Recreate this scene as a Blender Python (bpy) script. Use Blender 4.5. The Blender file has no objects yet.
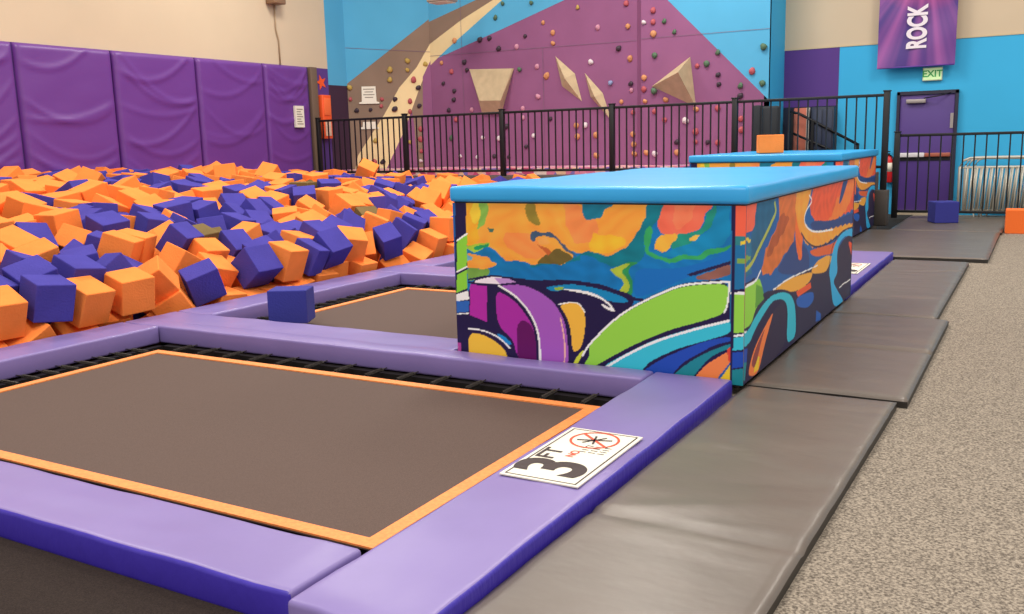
import bpy, bmesh, math, random
import numpy as np
from mathutils import Vector, Matrix, Quaternion, noise
S = bpy.context.scene
C = S.collection
R = math.radians
random.seed(7)

# ---------------- camera, world, lights, exposure ----------------
RIGHT = Vector((0.868322,0.495325,-0.025882)); DOWN = Vector((0.064274,-0.164109,-0.984346)); FWD = Vector((-0.491819,0.853066,-0.174336))
CAMZ = 1.4; FPX = 919.75
cd = bpy.data.cameras.new('camera'); cam = bpy.data.objects.new('camera', cd); C.objects.link(cam)
cd.sensor_width = 36; cd.lens = FPX / 1024 * 36; cd.clip_end = 200
cam.matrix_world = Matrix(((RIGHT.x, -DOWN.x, -FWD.x, 0), (RIGHT.y, -DOWN.y, -FWD.y, 0), (RIGHT.z, -DOWN.z, -FWD.z, CAMZ), (0, 0, 0, 1)))
S.camera = cam
S.view_settings.view_transform = 'Standard'; S.view_settings.look = 'None'
S.view_settings.gamma = 1; S.view_settings.use_curve_mapping = False
S.view_settings.exposure = 0.0
w = bpy.data.worlds.new('world'); S.world = w; w.use_nodes = True
w.node_tree.nodes['Background'].inputs[0].default_value = (1.0, 0.95, 0.90, 1)
w.node_tree.nodes['Background'].inputs[1].default_value = 0.68
def ceiling_or_fill_lamp(x, y, z, sx, sy, power, col=(1, .93, .84)):
    l = bpy.data.lights.new('ceiling_or_fill_lamp', 'AREA'); l.shape = 'RECTANGLE'; l.size = sx; l.size_y = sy; l.energy = power; l.color = col
    o = bpy.data.objects.new('ceiling_or_fill_lamp', l); C.objects.link(o); o.location = (x, y, z); return o
for x, y, p in ((-10.5, 6, 270), (-10.5, 12.5, 270), (-4.5, 3.0, 165), (-4.5, 9, 225), (-5.5, 14.3, 250), (1.5, 6, 150), (1.0, 13, 280), (-2.5, -2.5, 380), (3.5, 2.5, 190)):  # the lamp behind the camera is an added fill for the front faces
    ceiling_or_fill_lamp(x, y, 7.0, 1.6, 1.6, p)

# ---------------- helpers ----------------
def lin(h):
    c = [int(h[i:i+2], 16) / 255 for i in (0, 2, 4)]
    return tuple((v / 12.92 if v <= .04045 else ((v + .055) / 1.055) ** 2.4) for v in c)
MATS = {}
def mat(name, hexc, rough=.6, metal=0, spec=.5, var=0, vscale=8, bump=0, bscale=20, hex2=None, stretch=None, emit=0, detail=3, coat=0):
    if name in MATS: return MATS[name]
    m = bpy.data.materials.new(name); m.use_nodes = True; MATS[name] = m
    nt = m.node_tree; b = nt.nodes['Principled BSDF']; c = lin(hexc)
    b.inputs['Base Color'].default_value = (*c, 1); b.inputs['Roughness'].default_value = rough; b.inputs['Metallic'].default_value = metal
    b.inputs['Specular IOR Level'].default_value = spec
    if coat: b.inputs['Coat Weight'].default_value = coat
    if emit:
        b.inputs['Emission Color'].default_value = (*c, 1); b.inputs['Emission Strength'].default_value = emit
    tc = nt.nodes.new('ShaderNodeTexCoord'); mp = nt.nodes.new('ShaderNodeMapping'); nt.links.new(tc.outputs['Object'], mp.inputs[0])
    if stretch: mp.inputs['Scale'].default_value = stretch
    if var or hex2:
        n = nt.nodes.new('ShaderNodeTexNoise'); n.inputs['Scale'].default_value = vscale; n.inputs['Detail'].default_value = detail
        nt.links.new(mp.outputs[0], n.inputs['Vector'])
        r = nt.nodes.new('ShaderNodeValToRGB'); nt.links.new(n.outputs['Fac'], r.inputs[0])
        c2 = lin(hex2) if hex2 else c
        r.color_ramp.elements[0].position = .35; r.color_ramp.elements[1].position = .65
        if hex2: r.color_ramp.elements[0].color = (*c, 1); r.color_ramp.elements[1].color = (*c2, 1)
        else:
            r.color_ramp.elements[0].color = (*[v * (1 - var) for v in c], 1); r.color_ramp.elements[1].color = (*[min(1, v * (1 + var)) for v in c], 1)
        nt.links.new(r.outputs[0], b.inputs['Base Color'])
    if bump:
        n = nt.nodes.new('ShaderNodeTexNoise'); n.inputs['Scale'].default_value = bscale; n.inputs['Detail'].default_value = 3
        nt.links.new(mp.outputs[0], n.inputs['Vector'])
        bp = nt.nodes.new('ShaderNodeBump'); bp.inputs['Strength'].default_value = bump; bp.inputs['Distance'].default_value = .02
        nt.links.new(n.outputs['Fac'], bp.inputs['Height']); nt.links.new(bp.outputs[0], b.inputs['Normal'])
    return m

class MB:
    """collects shapes into one mesh"""
    def __init__(s): s.bm = bmesh.new(); s.mats = []
    def mi(s, m):
        if m not in s.mats: s.mats.append(m)
        return s.mats.index(m)
    def _new(s, verts, m, smooth=False):
        fs = set(f for v in verts for f in v.link_faces)
        for f in fs: f.material_index = s.mi(m); f.smooth = smooth
    def box(s, x0, x1, y0, y1, z0, z1, m, bev=0, seg=2, M=None):
        r = bmesh.ops.create_cube(s.bm, size=1)['verts']
        for v in r: v.co = Vector(((x0 + x1) / 2 + v.co.x * (x1 - x0), (y0 + y1) / 2 + v.co.y * (y1 - y0), (z0 + z1) / 2 + v.co.z * (z1 - z0)))
        if bev:
            es = list(set(e for v in r for e in v.link_edges))
            k = bmesh.ops.bevel(s.bm, geom=es, offset=bev, segments=seg, affect='EDGES', profile=.5)
            vs = set(k['verts']) | set(v for v in r if v.is_valid)
            r = list(vs)
        if M is not None:
            for v in r: v.co = M @ v.co
        s._new(r, m, bool(bev)); return s
    def tube(s, pts, rad, m, seg=8):
        pts = [Vector(p) for p in pts]; rings = []
        for i, p in enumerate(pts):
            d = (pts[min(i + 1, len(pts) - 1)] - pts[max(i - 1, 0)]).normalized()
            a = d.cross(Vector((0, 0, 1)) if abs(d.z) < .9 else Vector((1, 0, 0))).normalized(); b = d.cross(a)
            rr = rad[i] if isinstance(rad, (list, tuple)) else rad
            rings.append([s.bm.verts.new(p + (a * math.cos(2 * math.pi * k / seg) + b * math.sin(2 * math.pi * k / seg)) * rr) for k in range(seg)])
        idx = s.mi(m)
        for q in range(len(rings) - 1):
            for k in range(seg):
                f = s.bm.faces.new((rings[q][k], rings[q][(k + 1) % seg], rings[q + 1][(k + 1) % seg], rings[q + 1][k])); f.material_index = idx; f.smooth = True
        for rg in (rings[0], rings[-1]):
            f = s.bm.faces.new(rg); f.material_index = idx
        return s
    def poly(s, pts, m):
        f = s.bm.faces.new([s.bm.verts.new(Vector(p)) for p in pts]); f.material_index = s.mi(m); return s
    def mesh(s, me, M, m):
        vs = [s.bm.verts.new(M @ v.co) for v in me.vertices]; idx = s.mi(m)
        for p in me.polygons:
            try: f = s.bm.faces.new([vs[i] for i in p.vertices]); f.material_index = idx
            except ValueError: pass
        return s
    def build(s, name, parent=None, fix=True):
        if fix: bmesh.ops.recalc_face_normals(s.bm, faces=s.bm.faces)
        me = bpy.data.meshes.new(name); s.bm.to_mesh(me); s.bm.free()
        for m in s.mats: me.materials.append(m)
        o = bpy.data.objects.new(name, me); C.objects.link(o)
        if parent: o.parent = parent
        return o
def centre(o):
    """put the origin of a top-level mesh at the middle of its base"""
    cs = [v.co for v in o.data.vertices]
    c = Vector(((min(v.x for v in cs) + max(v.x for v in cs)) / 2, (min(v.y for v in cs) + max(v.y for v in cs)) / 2, min(v.z for v in cs)))
    for v in o.data.vertices: v.co -= c
    o.location = c; return o
def tag(o, label, cat, group=None):
    o['label'] = label; o['category'] = cat
    if group: o['group'] = group
    return o
def struct(o): o['kind'] = 'structure'; return o
def thing(name, label, cat, loc=(0, 0, 0), group=None):
    o = bpy.data.objects.new(name, None); o.empty_display_size = .1; C.objects.link(o); o.location = loc
    return tag(o, label, cat, group)
def link_copy(o, parent=None):
    c = o.copy(); C.objects.link(c)
    if parent: c.parent = parent
    return c
def text_mesh(t, size=1.0, bold=0):
    cu = bpy.data.curves.new('lettering', 'FONT'); cu.body = t; cu.size = size; cu.align_x = 'CENTER'; cu.align_y = 'CENTER'; cu.offset = bold
    o = bpy.data.objects.new('lettering', cu); C.objects.link(o); bpy.context.view_layer.update()
    me = bpy.data.meshes.new_from_object(o.evaluated_get(bpy.context.evaluated_depsgraph_get()))
    bpy.data.objects.remove(o); return me
def px(x, y, z):
    q = Vector((x, y, z - CAMZ)); d = q.dot(FWD); return q.dot(RIGHT) / d * FPX + 512, q.dot(DOWN) / d * FPX + 307
ORD = ['leftmost', 'second from the left', 'third from the left', 'fourth from the left', 'fifth from the left', 'sixth from the left', 'seventh from the left', 'eighth from the left', 'ninth from the left', 'tenth from the left', 'eleventh from the left', 'twelfth from the left', 'thirteenth from the left', 'fourteenth from the left', 'fifteenth from the left', 'sixteenth from the left']
def ordinal(i, n):
    if n == 1: return 'only'
    if i == n - 1: return 'rightmost'
    if i >= n - 5 and i > 4: return ['', 'second', 'third', 'fourth', 'fifth'][n - 1 - i] + ' from the right'
    return ORD[i] if i < 16 else 'middle'

# ---------------- materials ----------------
M_carpet = mat('carpet', '5f574f', .95, var=0, hex2='aa9e8f', vscale=110, detail=5, bump=.35, bscale=260, spec=.1)
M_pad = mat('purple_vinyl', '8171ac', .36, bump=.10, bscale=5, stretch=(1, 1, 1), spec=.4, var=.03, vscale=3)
M_padside = mat('purple_vinyl_sides', '3f2fa6', .40, bump=.25, bscale=16, stretch=(1, 2.5, .5), spec=.4)  # deeper purple for the outward side faces of some pads
M_bed = mat('jump_mesh', '55453e', .8, var=0, hex2='63514a', vscale=260, detail=2, bump=.15, bscale=300, spec=.25)
M_orange_web = mat('orange_webbing', 'f58f48', .6, var=.12, vscale=60)
M_steel = mat('dark_steel', '2a2624', .5, metal=.5)
M_spring = mat('spring_steel', '3e3833', .5, metal=.5)
M_black = mat('black_metal', '17171a', .42, metal=.2, spec=.5)
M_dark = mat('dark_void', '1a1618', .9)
M_mat = mat('grey_vinyl_mat', '685e56', .36, bump=.22, bscale=3.2, stretch=(1, 2.2, 1), var=.06, vscale=2, spec=.5)
M_matside = mat('black_vinyl_edge', '26221f', .5)
M_rubber = mat('black_rubber', '2c2421', .9, hex2='3a302c', vscale=160, bump=.5, bscale=220, spec=.15)
M_cap = mat('sky_blue_vinyl', '31a6e6', .34, bump=.08, bscale=4, var=.03, vscale=2, spec=.5)
M_navy = mat('navy_vinyl', '1d1340', .5)
M_beige = mat('cream_paint', 'cdbba1', .9, var=.02, vscale=1, spec=.1)
M_wallblue = mat('bright_blue_paint', '3fafe2', .75, var=.02, vscale=1, spec=.2)
M_wallpurple = mat('wall_purple_paint', '5b3f86', .8, spec=.2)
M_wallpad = mat('wall_pad_purple', '69398c', .40, bump=.10, bscale=6, spec=.4)
M_orange = mat('orange_foam', 'f98c44', .95, var=.05, vscale=5, bump=.25, bscale=60, spec=.1)
M_blue = mat('blue_foam', '49439a', .95, var=.05, vscale=5, bump=.25, bscale=60, spec=.1)
M_tan = mat('grey_brown_foam', '75623f', .95, var=.06, vscale=5, bump=.25, bscale=60, spec=.1)
M_cpurple = mat('climb_purple', '8c587f', .8, var=.05, vscale=1.2, spec=.2)
M_cblue = mat('climb_blue', '55a8d0', .8, var=.03, vscale=1.2, spec=.2)
M_cbrown = mat('climb_taupe', '8a7464', .8, var=.05, vscale=1.5, spec=.2)
M_ccream = mat('climb_cream', 'e6cf9e', .8, var=.05, vscale=1.5, spec=.2)
M_seam = mat('panel_seam', '7a6078', .8)
M_vol = mat('plywood_volume', 'bba684', .7, var=.08, vscale=6)
M_white = mat('white_vinyl', 'e8e2d2', .6)
M_ink = mat('black_ink', '3a2c2c', .7)
M_red = mat('red_ink', 'd8553a', .7)

# ---------------- floor and walls ----------------
LW = -13.7; DW = 18.2; TOP = 6.2
m = MB(); m.box(-1.99, 6, -3, 20, -.25, -.05, M_carpet); m.box(-16, -1.99, -3, 20, -.35, -.16, mat('pit_floor', '1a1715', .95)); struct(m.build('floor'))
m = MB()
m.box(LW - .2, LW, -3, 16.61, -.05, 3.12, M_wallpurple); m.box(LW - .2, LW, -3, 15.98, 3.12, TOP, M_beige)
m.box(LW - .2, LW + .001, 15.98, 16.61, 2.78, TOP, M_cblue); m.box(LW - .19, LW + .0015, 15.98, 16.61, .6, 2.78, mat('shaded_plum_strip', '3a2038', .8))  # the return strip's shade is put into its dark plum colour
struct(m.build('wall_left'))
m = MB()
m.box(-4.39, 6, DW, DW + .2, -.05, 3.02, M_wallblue); m.box(-4.39, -3.39, DW - .004, DW, 1.95, 3.015, M_wallpurple)
m.box(-4.39, -3.39, DW - .003, DW, .8, 1.95, mat('navy_paint', '1c2238', .8)); m.box(-4.39, 6, DW, DW + .2, 3.02, TOP, M_beige)
m.box(-4.39, 6, DW - .012, DW + .01, 3.0, 3.03, mat('cream_trim', 'c9b795', .8))
struct(m.build('wall_back'))

# ---------------- climbing wall ----------------
P1 = Vector((LW, 16.61)); P2 = Vector((-12.16, 17.7)); P3 = Vector((-7.01, 17.3)); P4 = Vector((-6.84, 17.08)); P5 = Vector((-4.39, 17.08)); P6 = Vector((-4.39, 18.2))
FAC = {'A': (P1, P2), 'B': (P2, P3), 'C': (P4, P5), 'S': (P3, P4), 'R': (P5, P6)}
def on(fc, u, z, out=0.0):
    a, b = FAC[fc]; d = (b - a).normalized(); n = Vector((d.y, -d.x))
    p = a + d * u + n * out; return Vector((p.x, p.y, z))
def flen(fc): a, b = FAC[fc]; return (b - a).length
cw = thing('climbing_wall', 'tall purple, blue and tan climbing wall with a cream slanting stripe', 'climbing wall', (-9, 17.4, .8))
def wpanel(fc, base, shapes, seams):
    m = MB(); L = flen(fc); z0, z1 = .8, TOP
    a, b = FAC[fc]
    q = [on(fc, 0, z0), on(fc, L, z0), on(fc, L, z1), on(fc, 0, z1)]; k = [on(fc, 0, z0, -.08), on(fc, L, z0, -.08), on(fc, L, z1, -.08), on(fc, 0, z1, -.08)]
    m.poly(q, base); m.poly(k[::-1], base)
    for i in range(4):
        j = (i + 1) % 4; m.poly([q[j], q[i], k[i], k[j]], base)
    for n_, (mm, pts) in enumerate(shapes): m.poly([on(fc, min(max(u, 0), L), z, .0015 * (n_ + 1)) for u, z in pts], mm)
    for (u0, z0_, u1, z1_) in seams:
        dx, dz = u1 - u0, z1_ - z0_; l = math.hypot(dx, dz); nx, nz = -dz / l * .004, dx / l * .004
        m.poly([on(fc, u0 - nx, z0_ - nz, .012), on(fc, u1 - nx, z1_ - nz, .012), on(fc, u1 + nx, z1_ + nz, .012), on(fc, u0 + nx, z0_ + nz, .012)], M_seam)
    o = m.build('wall_panel', fix=False)
    c = Vector((-9, 17.4, .8))
    for v in o.data.vertices: v.co -= c
    o.parent = cw; return o
LB = flen('B')
wpanel('A', M_cbrown, [(M_cblue, [(0, 2.83), (1.89, 4.2), (1.89, TOP), (0, TOP)]),
    (M_ccream, [(1.89, 3.66), (1.57, 3.16), (1.16, 2.72), (.8, 2.14), (.16, 1.24), (.05, .8), (.72, .8), (.84, 1.02), (1.25, 1.8), (1.62, 2.71), (1.89, 3.3)]),
    (M_cpurple, [(.72, .8), (.84, 1.02), (1.25, 1.8), (1.42, 2.2), (1.46, 1.9), (1.5, .8)]), (M_cpurple, [(1.7, 2.95), (1.89, 3.3), (1.89, .8), (1.62, .8)])], [(0, 3.61, 1.89, 3.49)])
wpanel('B', M_cpurple, [(M_cblue, [(0, 3.3), (.37, 3.38), (1.98, 3.81), (4.1, 4.4), (4.1, TOP), (0, TOP)]), (M_ccream, [(0, 3.2), (.46, 3.5), (1.21, 3.94), (2.0, 4.4), (3.2, 5.1), (2.9, 5.15), (1.77, 4.43), (.89, 4.09), (0, 3.66)]),
    (M_cbrown, [(0, 3.66), (.89, 4.09), (1.77, 4.43), (2.9, 5.15), (2.4, 5.15), (1.42, 4.5), (0, 4.14)])], [(0, 3.40, LB, 3.32), (.9, 3.36, .93, .8), (3.0, 3.36, 3.0, .8), (.9, TOP, .9, 3.4)])
wpanel('S', M_cpurple, [], [])
wpanel('C', M_cpurple, [(M_cblue, [(-1, 5.4), (.53, 3.98), (2.45, 2.07), (2.45, TOP), (0, TOP)])], [(0, 3.32, 2.45, 3.31)])
wpanel('R', M_wallblue, [], [])
# padded landing strip and the raised platform that carries them
m = MB(); m.box(LW + .01, -4.45, 15.3, 17.0, -.16, .80, mat('platform_grey', '5b5450', .8)); m.box(-4.45, -2.32, 15.3, 16.1, -.16, .80, MATS['platform_grey']); m.box(-4.45, -4.2, 16.1, DW - .02, -.16, .8, MATS['platform_grey']); plat = m.build('raised_platform')
tag(centre(plat), 'long grey raised platform in front of the climbing wall', 'platform')
M_conf = bpy.data.materials.new('patterned_pad'); M_conf.use_nodes = True
nt = M_conf.node_tree; b = nt.nodes['Principled BSDF']; v = nt.nodes.new('ShaderNodeTexVoronoi'); v.inputs['Scale'].default_value = 7
tc = nt.nodes.new('ShaderNodeTexCoord'); nt.links.new(tc.outputs['Object'], v.inputs['Vector']); r = nt.nodes.new('ShaderNodeValToRGB'); sp = nt.nodes.new('ShaderNodeSeparateColor')
nt.links.new(v.outputs['Color'], sp.inputs[0]); nt.links.new(sp.outputs[0], r.inputs[0]); nt.links.new(r.outputs[0], b.inputs['Base Color']); r.color_ramp.interpolation = 'CONSTANT'
cols = ['e07aa0', 'f4d8d0', 'd0507c', 'f0b8b8', '8a70c0', 'f0c0a0', 'e88aa8']
r.color_ramp.elements[0].color = (*lin(cols[0]), 1); r.color_ramp.elements[1].position = .16; r.color_ramp.elements[1].color = (*lin(cols[1]), 1)
for i in range(2, 7): e = r.color_ramp.elements.new(.15 * i); e.color = (*lin(cols[i]), 1)
b.inputs['Roughness'].default_value = .5
m = MB(); m.poly([(LW + .05, 16.0, .93), (-4.4, 16.0, .93), (-4.4, 17.06, .93), (-6.85, 17.06, .93), (-7.02, 17.27, .93), (-12.15, 17.66, .93), (LW + .05, 16.6, .93)], M_conf)
r_ = bmesh.ops.extrude_face_region(m.bm, geom=list(m.bm.faces))
for v_ in [g for g in r_['geom'] if isinstance(g, bmesh.types.BMVert)]: v_.co.z = .80
o = m.build('landing_mat'); tag(centre(o), 'pink and white patterned landing mat along the foot of the climbing wall', 'mat')
m = MB()
for dx, dy, rr in ((0, 0, .26), (.3, .05, .2), (-.25, .04, .18)):
    pts = []
    bmesh.ops.create_uvsphere(m.bm, u_segments=14, v_segments=7, radius=rr, matrix=Matrix.Translation((-5.45 + dx, 15.95 + dy, .82)) @ Matrix.Diagonal((1, .6, .45, 1)))
for f in m.bm.faces: f.smooth = True
m.mats = [mat('dark_blue_bag', '35407c', .6)]
o = m.build('duffel_bag'); tag(centre(o), 'slumped dark blue bag on the platform behind the railing', 'bag')
# climbing holds
HC = {'y': ('b89a4a', 'yellow'), 'r': ('b05058', 'red'), 'k': ('3a2a38', 'black'), 'o': ('c98a5c', 'orange'), 'p': ('c58aa0', 'pink'), 'g': ('4c6a50', 'green'), 'w': ('d8ccd0', 'white'), 'b': ('8290b8', 'pale blue')}
def hold_mesh(seed, m_):
    bm = bmesh.new(); bmesh.ops.create_icosphere(bm, subdivisions=2, radius=.052)
    for v in bm.verts:
        n = noise.noise(v.co * 14 + Vector((seed * 7.3, seed, 0))); v.co *= 1 + .55 * n
        v.co.y *= .8
        if v.co.y > 0: v.co.y *= .25
    for f in bm.faces: f.smooth = True
    me = bpy.data.meshes.new('climbing_hold'); bm.to_mesh(me); bm.free(); me.materials.append(m_); return me
HM = {k: [hold_mesh(s + ord(k), mat('hold_' + HC[k][1].replace(' ', '_'), HC[k][0], .6, bump=.3, bscale=60)) for s in range(3)] for k in HC}
HOLDS = [["A","y",0.97,3.12],["A","y",0.96,2.9],["A","y",1.37,3.3],["A","y",1.36,3.1],["A","y",0.05,2.74],["A","r",0.05,2.49],["A","k",0.18,2.24],["A","k",0.49,2.24],["A","r",0.76,2.47],["A","r",0.74,2.32],["A","k",1.05,2.46],["A","k",1.04,2.25],["A","k",1.59,2.71],["A","r",1.48,2.89],["A","r",1.38,2.42],["A","r",1.37,2.19],["A","k",1.59,2.3],["A","y",1.77,3.23],["B","o",0.32,3.23],["B","k",0.97,3.2],["B","k",1.02,3.02],["B","r",0.6,3.02],["B","k",0.36,2.78],["B","k",0.65,2.59],["B","k",0.64,2.41],["B","k",0.48,2.19],["B","p",1.12,2.17],["B","o",0.71,3.68],["B","k",1.41,3.64],["B","k",1.65,3.64],["B","g",1.83,4.07],["B","k",1.89,3.42],["B","p",2.35,3.42],["B","k",2.57,3.61],["B","g",2.75,4.27],["B","g",2.03,4.33],["B","g",2.42,2.95],["B","o",3.02,3.85],["B","o",3.25,3.63],["B","o",3.25,3.42],["B","p",2.85,2.98],["B","o",3.09,2.79],["B","p",2.86,2.37],["B","p",2.47,2.14],["B","p",2.47,1.95],["B","k",2.04,1.78],["B","r",0.68,1.97],["B","g",0.53,1.58],["B","w",1.84,1.54],["B","w",1.4,1.55],["B","w",2.73,1.57],["B","k",2.54,1.34],["B","w",0.76,1.17],["B","w",1.23,1.14],["B","k",1.69,1.14],["B","k",2.08,1.13],["A","y",0.57,1.56],["A","k",0.25,1.09],["A","r",0.52,1.08],["A","k",0.71,1.08],["A","r",1.61,1.79],["A","r",1.6,1.56],["A","r",1.59,1.3],["A","y",1.35,1.5],["A","w",1.58,1.08],["B","k",3.16,1.9],["B","y",3.85,4.07],["B","p",4.3,3.64],["B","k",4.77,3.2],["B","w",4.14,2.99],["B","o",3.07,2.77],["B","r",4.94,4.03],["B","o",4.97,3.6],["B","o",5.01,2.99],["B","k",5.03,2.51],["B","p",5.04,2.38],["B","b",4.58,2.55],["B","o",4.82,2.17],["C","r",0.24,3.82],["C","r",0.24,3.61],["C","w",0.06,3.62],["C","g",0.47,3.61],["C","o",0.25,3.39],["C","g",0.67,3.4],["C","g",0.28,2.99],["C","o",0.06,2.59],["C","r",0.06,2.37],["C","o",0.08,2.15],["C","g",0.27,2.33],["C","o",0.5,2.16],["C","r",1.12,2.74],["C","g",1.3,2.77],["C","g",1.51,2.97],["C","k",1.52,2.56],["C","k",1.53,2.38],["C","g",1.94,2.35],["C","k",1.94,2.16],["C","r",2.14,2.59],["C","g",2.35,3.0],["C","g",2.34,2.36],["C","r",1.52,1.95],["C","r",1.95,1.75],["C","r",1.96,1.55],["B","r",5.08,1.95],["B","o",5.07,1.53],["B","o",5.09,1.33],["B","o",5.1,1.15],["C","r",0.27,1.95],["C","r",0.48,1.78],["C","w",0.9,1.76],["C","k",0.73,1.36],["C","o",0.73,1.16],["C","o",1.1,1.96],["C","r",1.1,1.54],["C","r",1.1,1.35],["C","k",1.33,1.33],["C","r",1.52,1.33],["C","o",0.11,1.17],["B","o",4.23,1.54],["B","o",4.24,1.13],["B","w",3.99,1.75],["B","o",3.78,1.74],["B","o",3.8,1.52],["C","w",0.28,1.14]]
zones = {}
for fc, c, u, z in HOLDS:
    a_, b_ = FAC[fc]; L = flen(fc)
    o = bpy.data.objects.new('climbing_hold', HM[c][random.randrange(3)]); C.objects.link(o)
    o.location = on(fc, u, z, .012); d = (b_ - a_); o.rotation_euler = (0, 0, math.atan2(d.y, d.x)); s_ = random.uniform(.8, 1.25); o.scale = (s_, s_, s_)
    if fc == 'A': zn = 'tan left bay'
    elif fc == 'C': zn = 'right purple bay' if z < 3.98 - (u - .53) else 'blue right corner'
    else: zn = 'middle bay left part' if u < 1.75 else ('middle bay centre' if u < 3.4 else 'middle bay right part')
    hz = 'low behind railing on ' if z < 1.97 else ('at mid height on ' if z < 3.35 else 'above panel seam on ')
    zones.setdefault((c, hz + zn), []).append((px(*o.location)[0], o))
for (c, zn), l in zones.items():
    l.sort(key=lambda t: t[0])
    for i, (_, o) in enumerate(l):
        lead = ordinal(i, len(l))
        tag(o, f'{lead} {HC[c][1]} climbing hold {zn}' if lead == 'only' else f'{HC[c][1]} climbing hold {zn}, {lead}', 'climbing hold', 'climbing holds bolted to the wall')
# volumes
def volume(name, label, verts, faces):
    m = MB(); vs = [m.bm.verts.new(v) for v in verts]
    for f in faces: m.bm.faces.new([vs[i] for i in f])
    m.mats = [M_vol]; o = m.build(name); return tag(centre(o), label, 'climbing volume', 'plywood climbing volumes')
o = lambda u, z, d: on('B', u, z, d)
volume('climbing_volume', 'plywood volume on the middle bay, wide at its top and narrowing down like a funnel', [o(1.10, 3.04, .01), o(2.27, 2.98, .01), o(1.92, 2.06, .01), o(1.42, 2.09, .01), o(1.1, 3.04, .02), o(2.25, 2.98, .05), o(2.08, 2.32, .26), o(1.52, 2.34, .26), o(1.92, 2.08, .1), o(1.46, 2.10, .1)],
       [(0, 1, 2, 3), (4, 5, 6, 7), (7, 6, 8, 9), (9, 8, 2, 3), (0, 1, 5, 4), (5, 1, 2, 8, 6), (4, 7, 9, 3, 0)])
for k, (a, b_, c1, c2, lb) in enumerate((((3.3, 3.16), (3.92, 2.22), (3.76, 2.78), (3.45, 2.55), 'slim diamond plywood volume, the upper left of the slanted pair'), ((3.99, 2.78), (4.6, 1.8), (4.40, 2.36), (4.12, 2.3), 'slim diamond plywood volume, the lower right of the slanted pair'))):
    mid = ((a[0] + b_[0]) / 2, (a[1] + b_[1]) / 2)
    volume('climbing_volume', lb, [o(*a, .005), o(*c1, .005), o(*b_, .005), o(*c2, .005), o(*mid, .16)], [(0, 1, 2, 3), (0, 1, 4), (1, 2, 4), (2, 3, 4), (3, 0, 4)])
o2 = lambda u, z, d: on('C', u, z, d)
volume('climbing_volume', 'large pyramid plywood volume on the right purple bay', [o2(.98, 2.92, .005), o2(.22, 2.42, .005), o2(1.1, 2.0, .005), o2(.90, 2.62, .45)], [(0, 1, 2), (0, 1, 3), (1, 2, 3), (2, 0, 3)])
# white notices on the climbing wall
def notice(fc, u0, u1, z0, z1, label, lines=True, arch=False):
    m = MB(); q = []
    prof = [(u0, z0), (u1, z0), (u1, z0 + .03), (u1 - .06, z0 + .05), (u1 - .07, z1), (u0 + .07, z1), (u0 + .06, z0 + .05), (u0, z0 + .03)]
    fr = [m.bm.verts.new(on(fc, u, z, .03)) for u, z in prof]; bk = [m.bm.verts.new(on(fc, u, z, .012)) for u, z in prof]
    m.bm.faces.new(fr); m.bm.faces.new(bk[::-1])
    for i in range(8): m.bm.faces.new((fr[i], bk[i], bk[(i + 1) % 8], fr[(i + 1) % 8]))
    m.mats = [M_white]
    if lines:
        for k in range(4):
            zz = z1 - .05 - k * .06; inset = .10 + .03 * (k % 2); m.poly([on(fc, u0 + inset, zz - .02, .032), on(fc, u1 - inset, zz - .02, .032), on(fc, u1 - inset, zz, .032), on(fc, u0 + inset, zz, .032)], mat('grey_print', '8d8478', .7))
    o_ = m.build('notice_board'); return tag(centre(o_), label, 'sign')
notice('A', .25, .70, 2.38, 2.76, 'small white notice board with stepped base on the tan climbing bay')
notice('A', .24, .66, 1.82, 1.98, 'low white notice plate on the tan bay behind the railing', lines=False)

# ---------------- left wall pads ----------------
def wall_pad(y0, y1, z0, z1, seed):
    nx, nz = 44, 64; th = .07; vs = []; fs = []; rnd = random.Random(seed)
    sw = [(rnd.uniform(.0, 1), rnd.uniform(.10, .30), rnd.uniform(-.3, .3), rnd.uniform(.02, .04)) for _ in range(11)]
    for j in range(nz + 1):
        for i in range(nx + 1):
            a = i / nx; t = j / nz; edge = min(a, 1 - a); e2 = min(t, 1 - t)
            dsp = th * min(1, (edge * (y1 - y0) / .05)) ** .5 * min(1, (e2 * (z1 - z0) / .05)) ** .5
            for (zc, sag, sk, amp) in sw:
                zz = zc + sag * ((a - .5 - sk) ** 2) * 2.2 - .12
                q = (t - zz) / .016; dsp += amp * .6 * math.exp(-q * q) * min(1, edge * 8)
            dsp += .006 * noise.noise(Vector((a * 3 + seed, t * 8, 0)))
            vs.append((LW + .012 + dsp, y0 + .012 + a * (y1 - y0 - .024), z0 + t * (z1 - z0)))
    for j in range(nz):
        for i in range(nx):
            k = j * (nx + 1) + i; fs.append((k, k + 1, k + nx + 2, k + nx + 1))
    n0 = len(vs); 
    vs += [(LW + .004, y0 + .012, z0), (LW + .004, y1 - .012, z0), (LW + .004, y1 - .012, z1), (LW + .004, y0 + .012, z1)]
    fs.append((n0 + 3, n0 + 2, n0 + 1, n0))
    top = [nz * (nx + 1) + i for i in range(nx + 1)]; fs.append(tuple(top) + (n0 + 2, n0 + 3)); fs.append(tuple(reversed(range(nx + 1))) + (n0, n0 + 1))
    fs.append(tuple(j * (nx + 1) for j in range(nz + 1)) + (n0 + 3, n0)); fs.append(tuple((nz - j) * (nx + 1) + nx for j in range(nz + 1)) + (n0 + 1, n0 + 2))
    me = bpy.data.meshes.new('wall_pad'); me.from_pydata(vs, [], fs); me.materials.append(M_wallpad)
    for p in me.polygons: p.use_smooth = len(p.vertices) == 4
    o_ = bpy.data.objects.new('wall_pad', me); C.objects.link(o_); return centre(o_)
ys = [7.0, 8.77, 10.49, 12.27, 13.98, 15.27]
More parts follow.
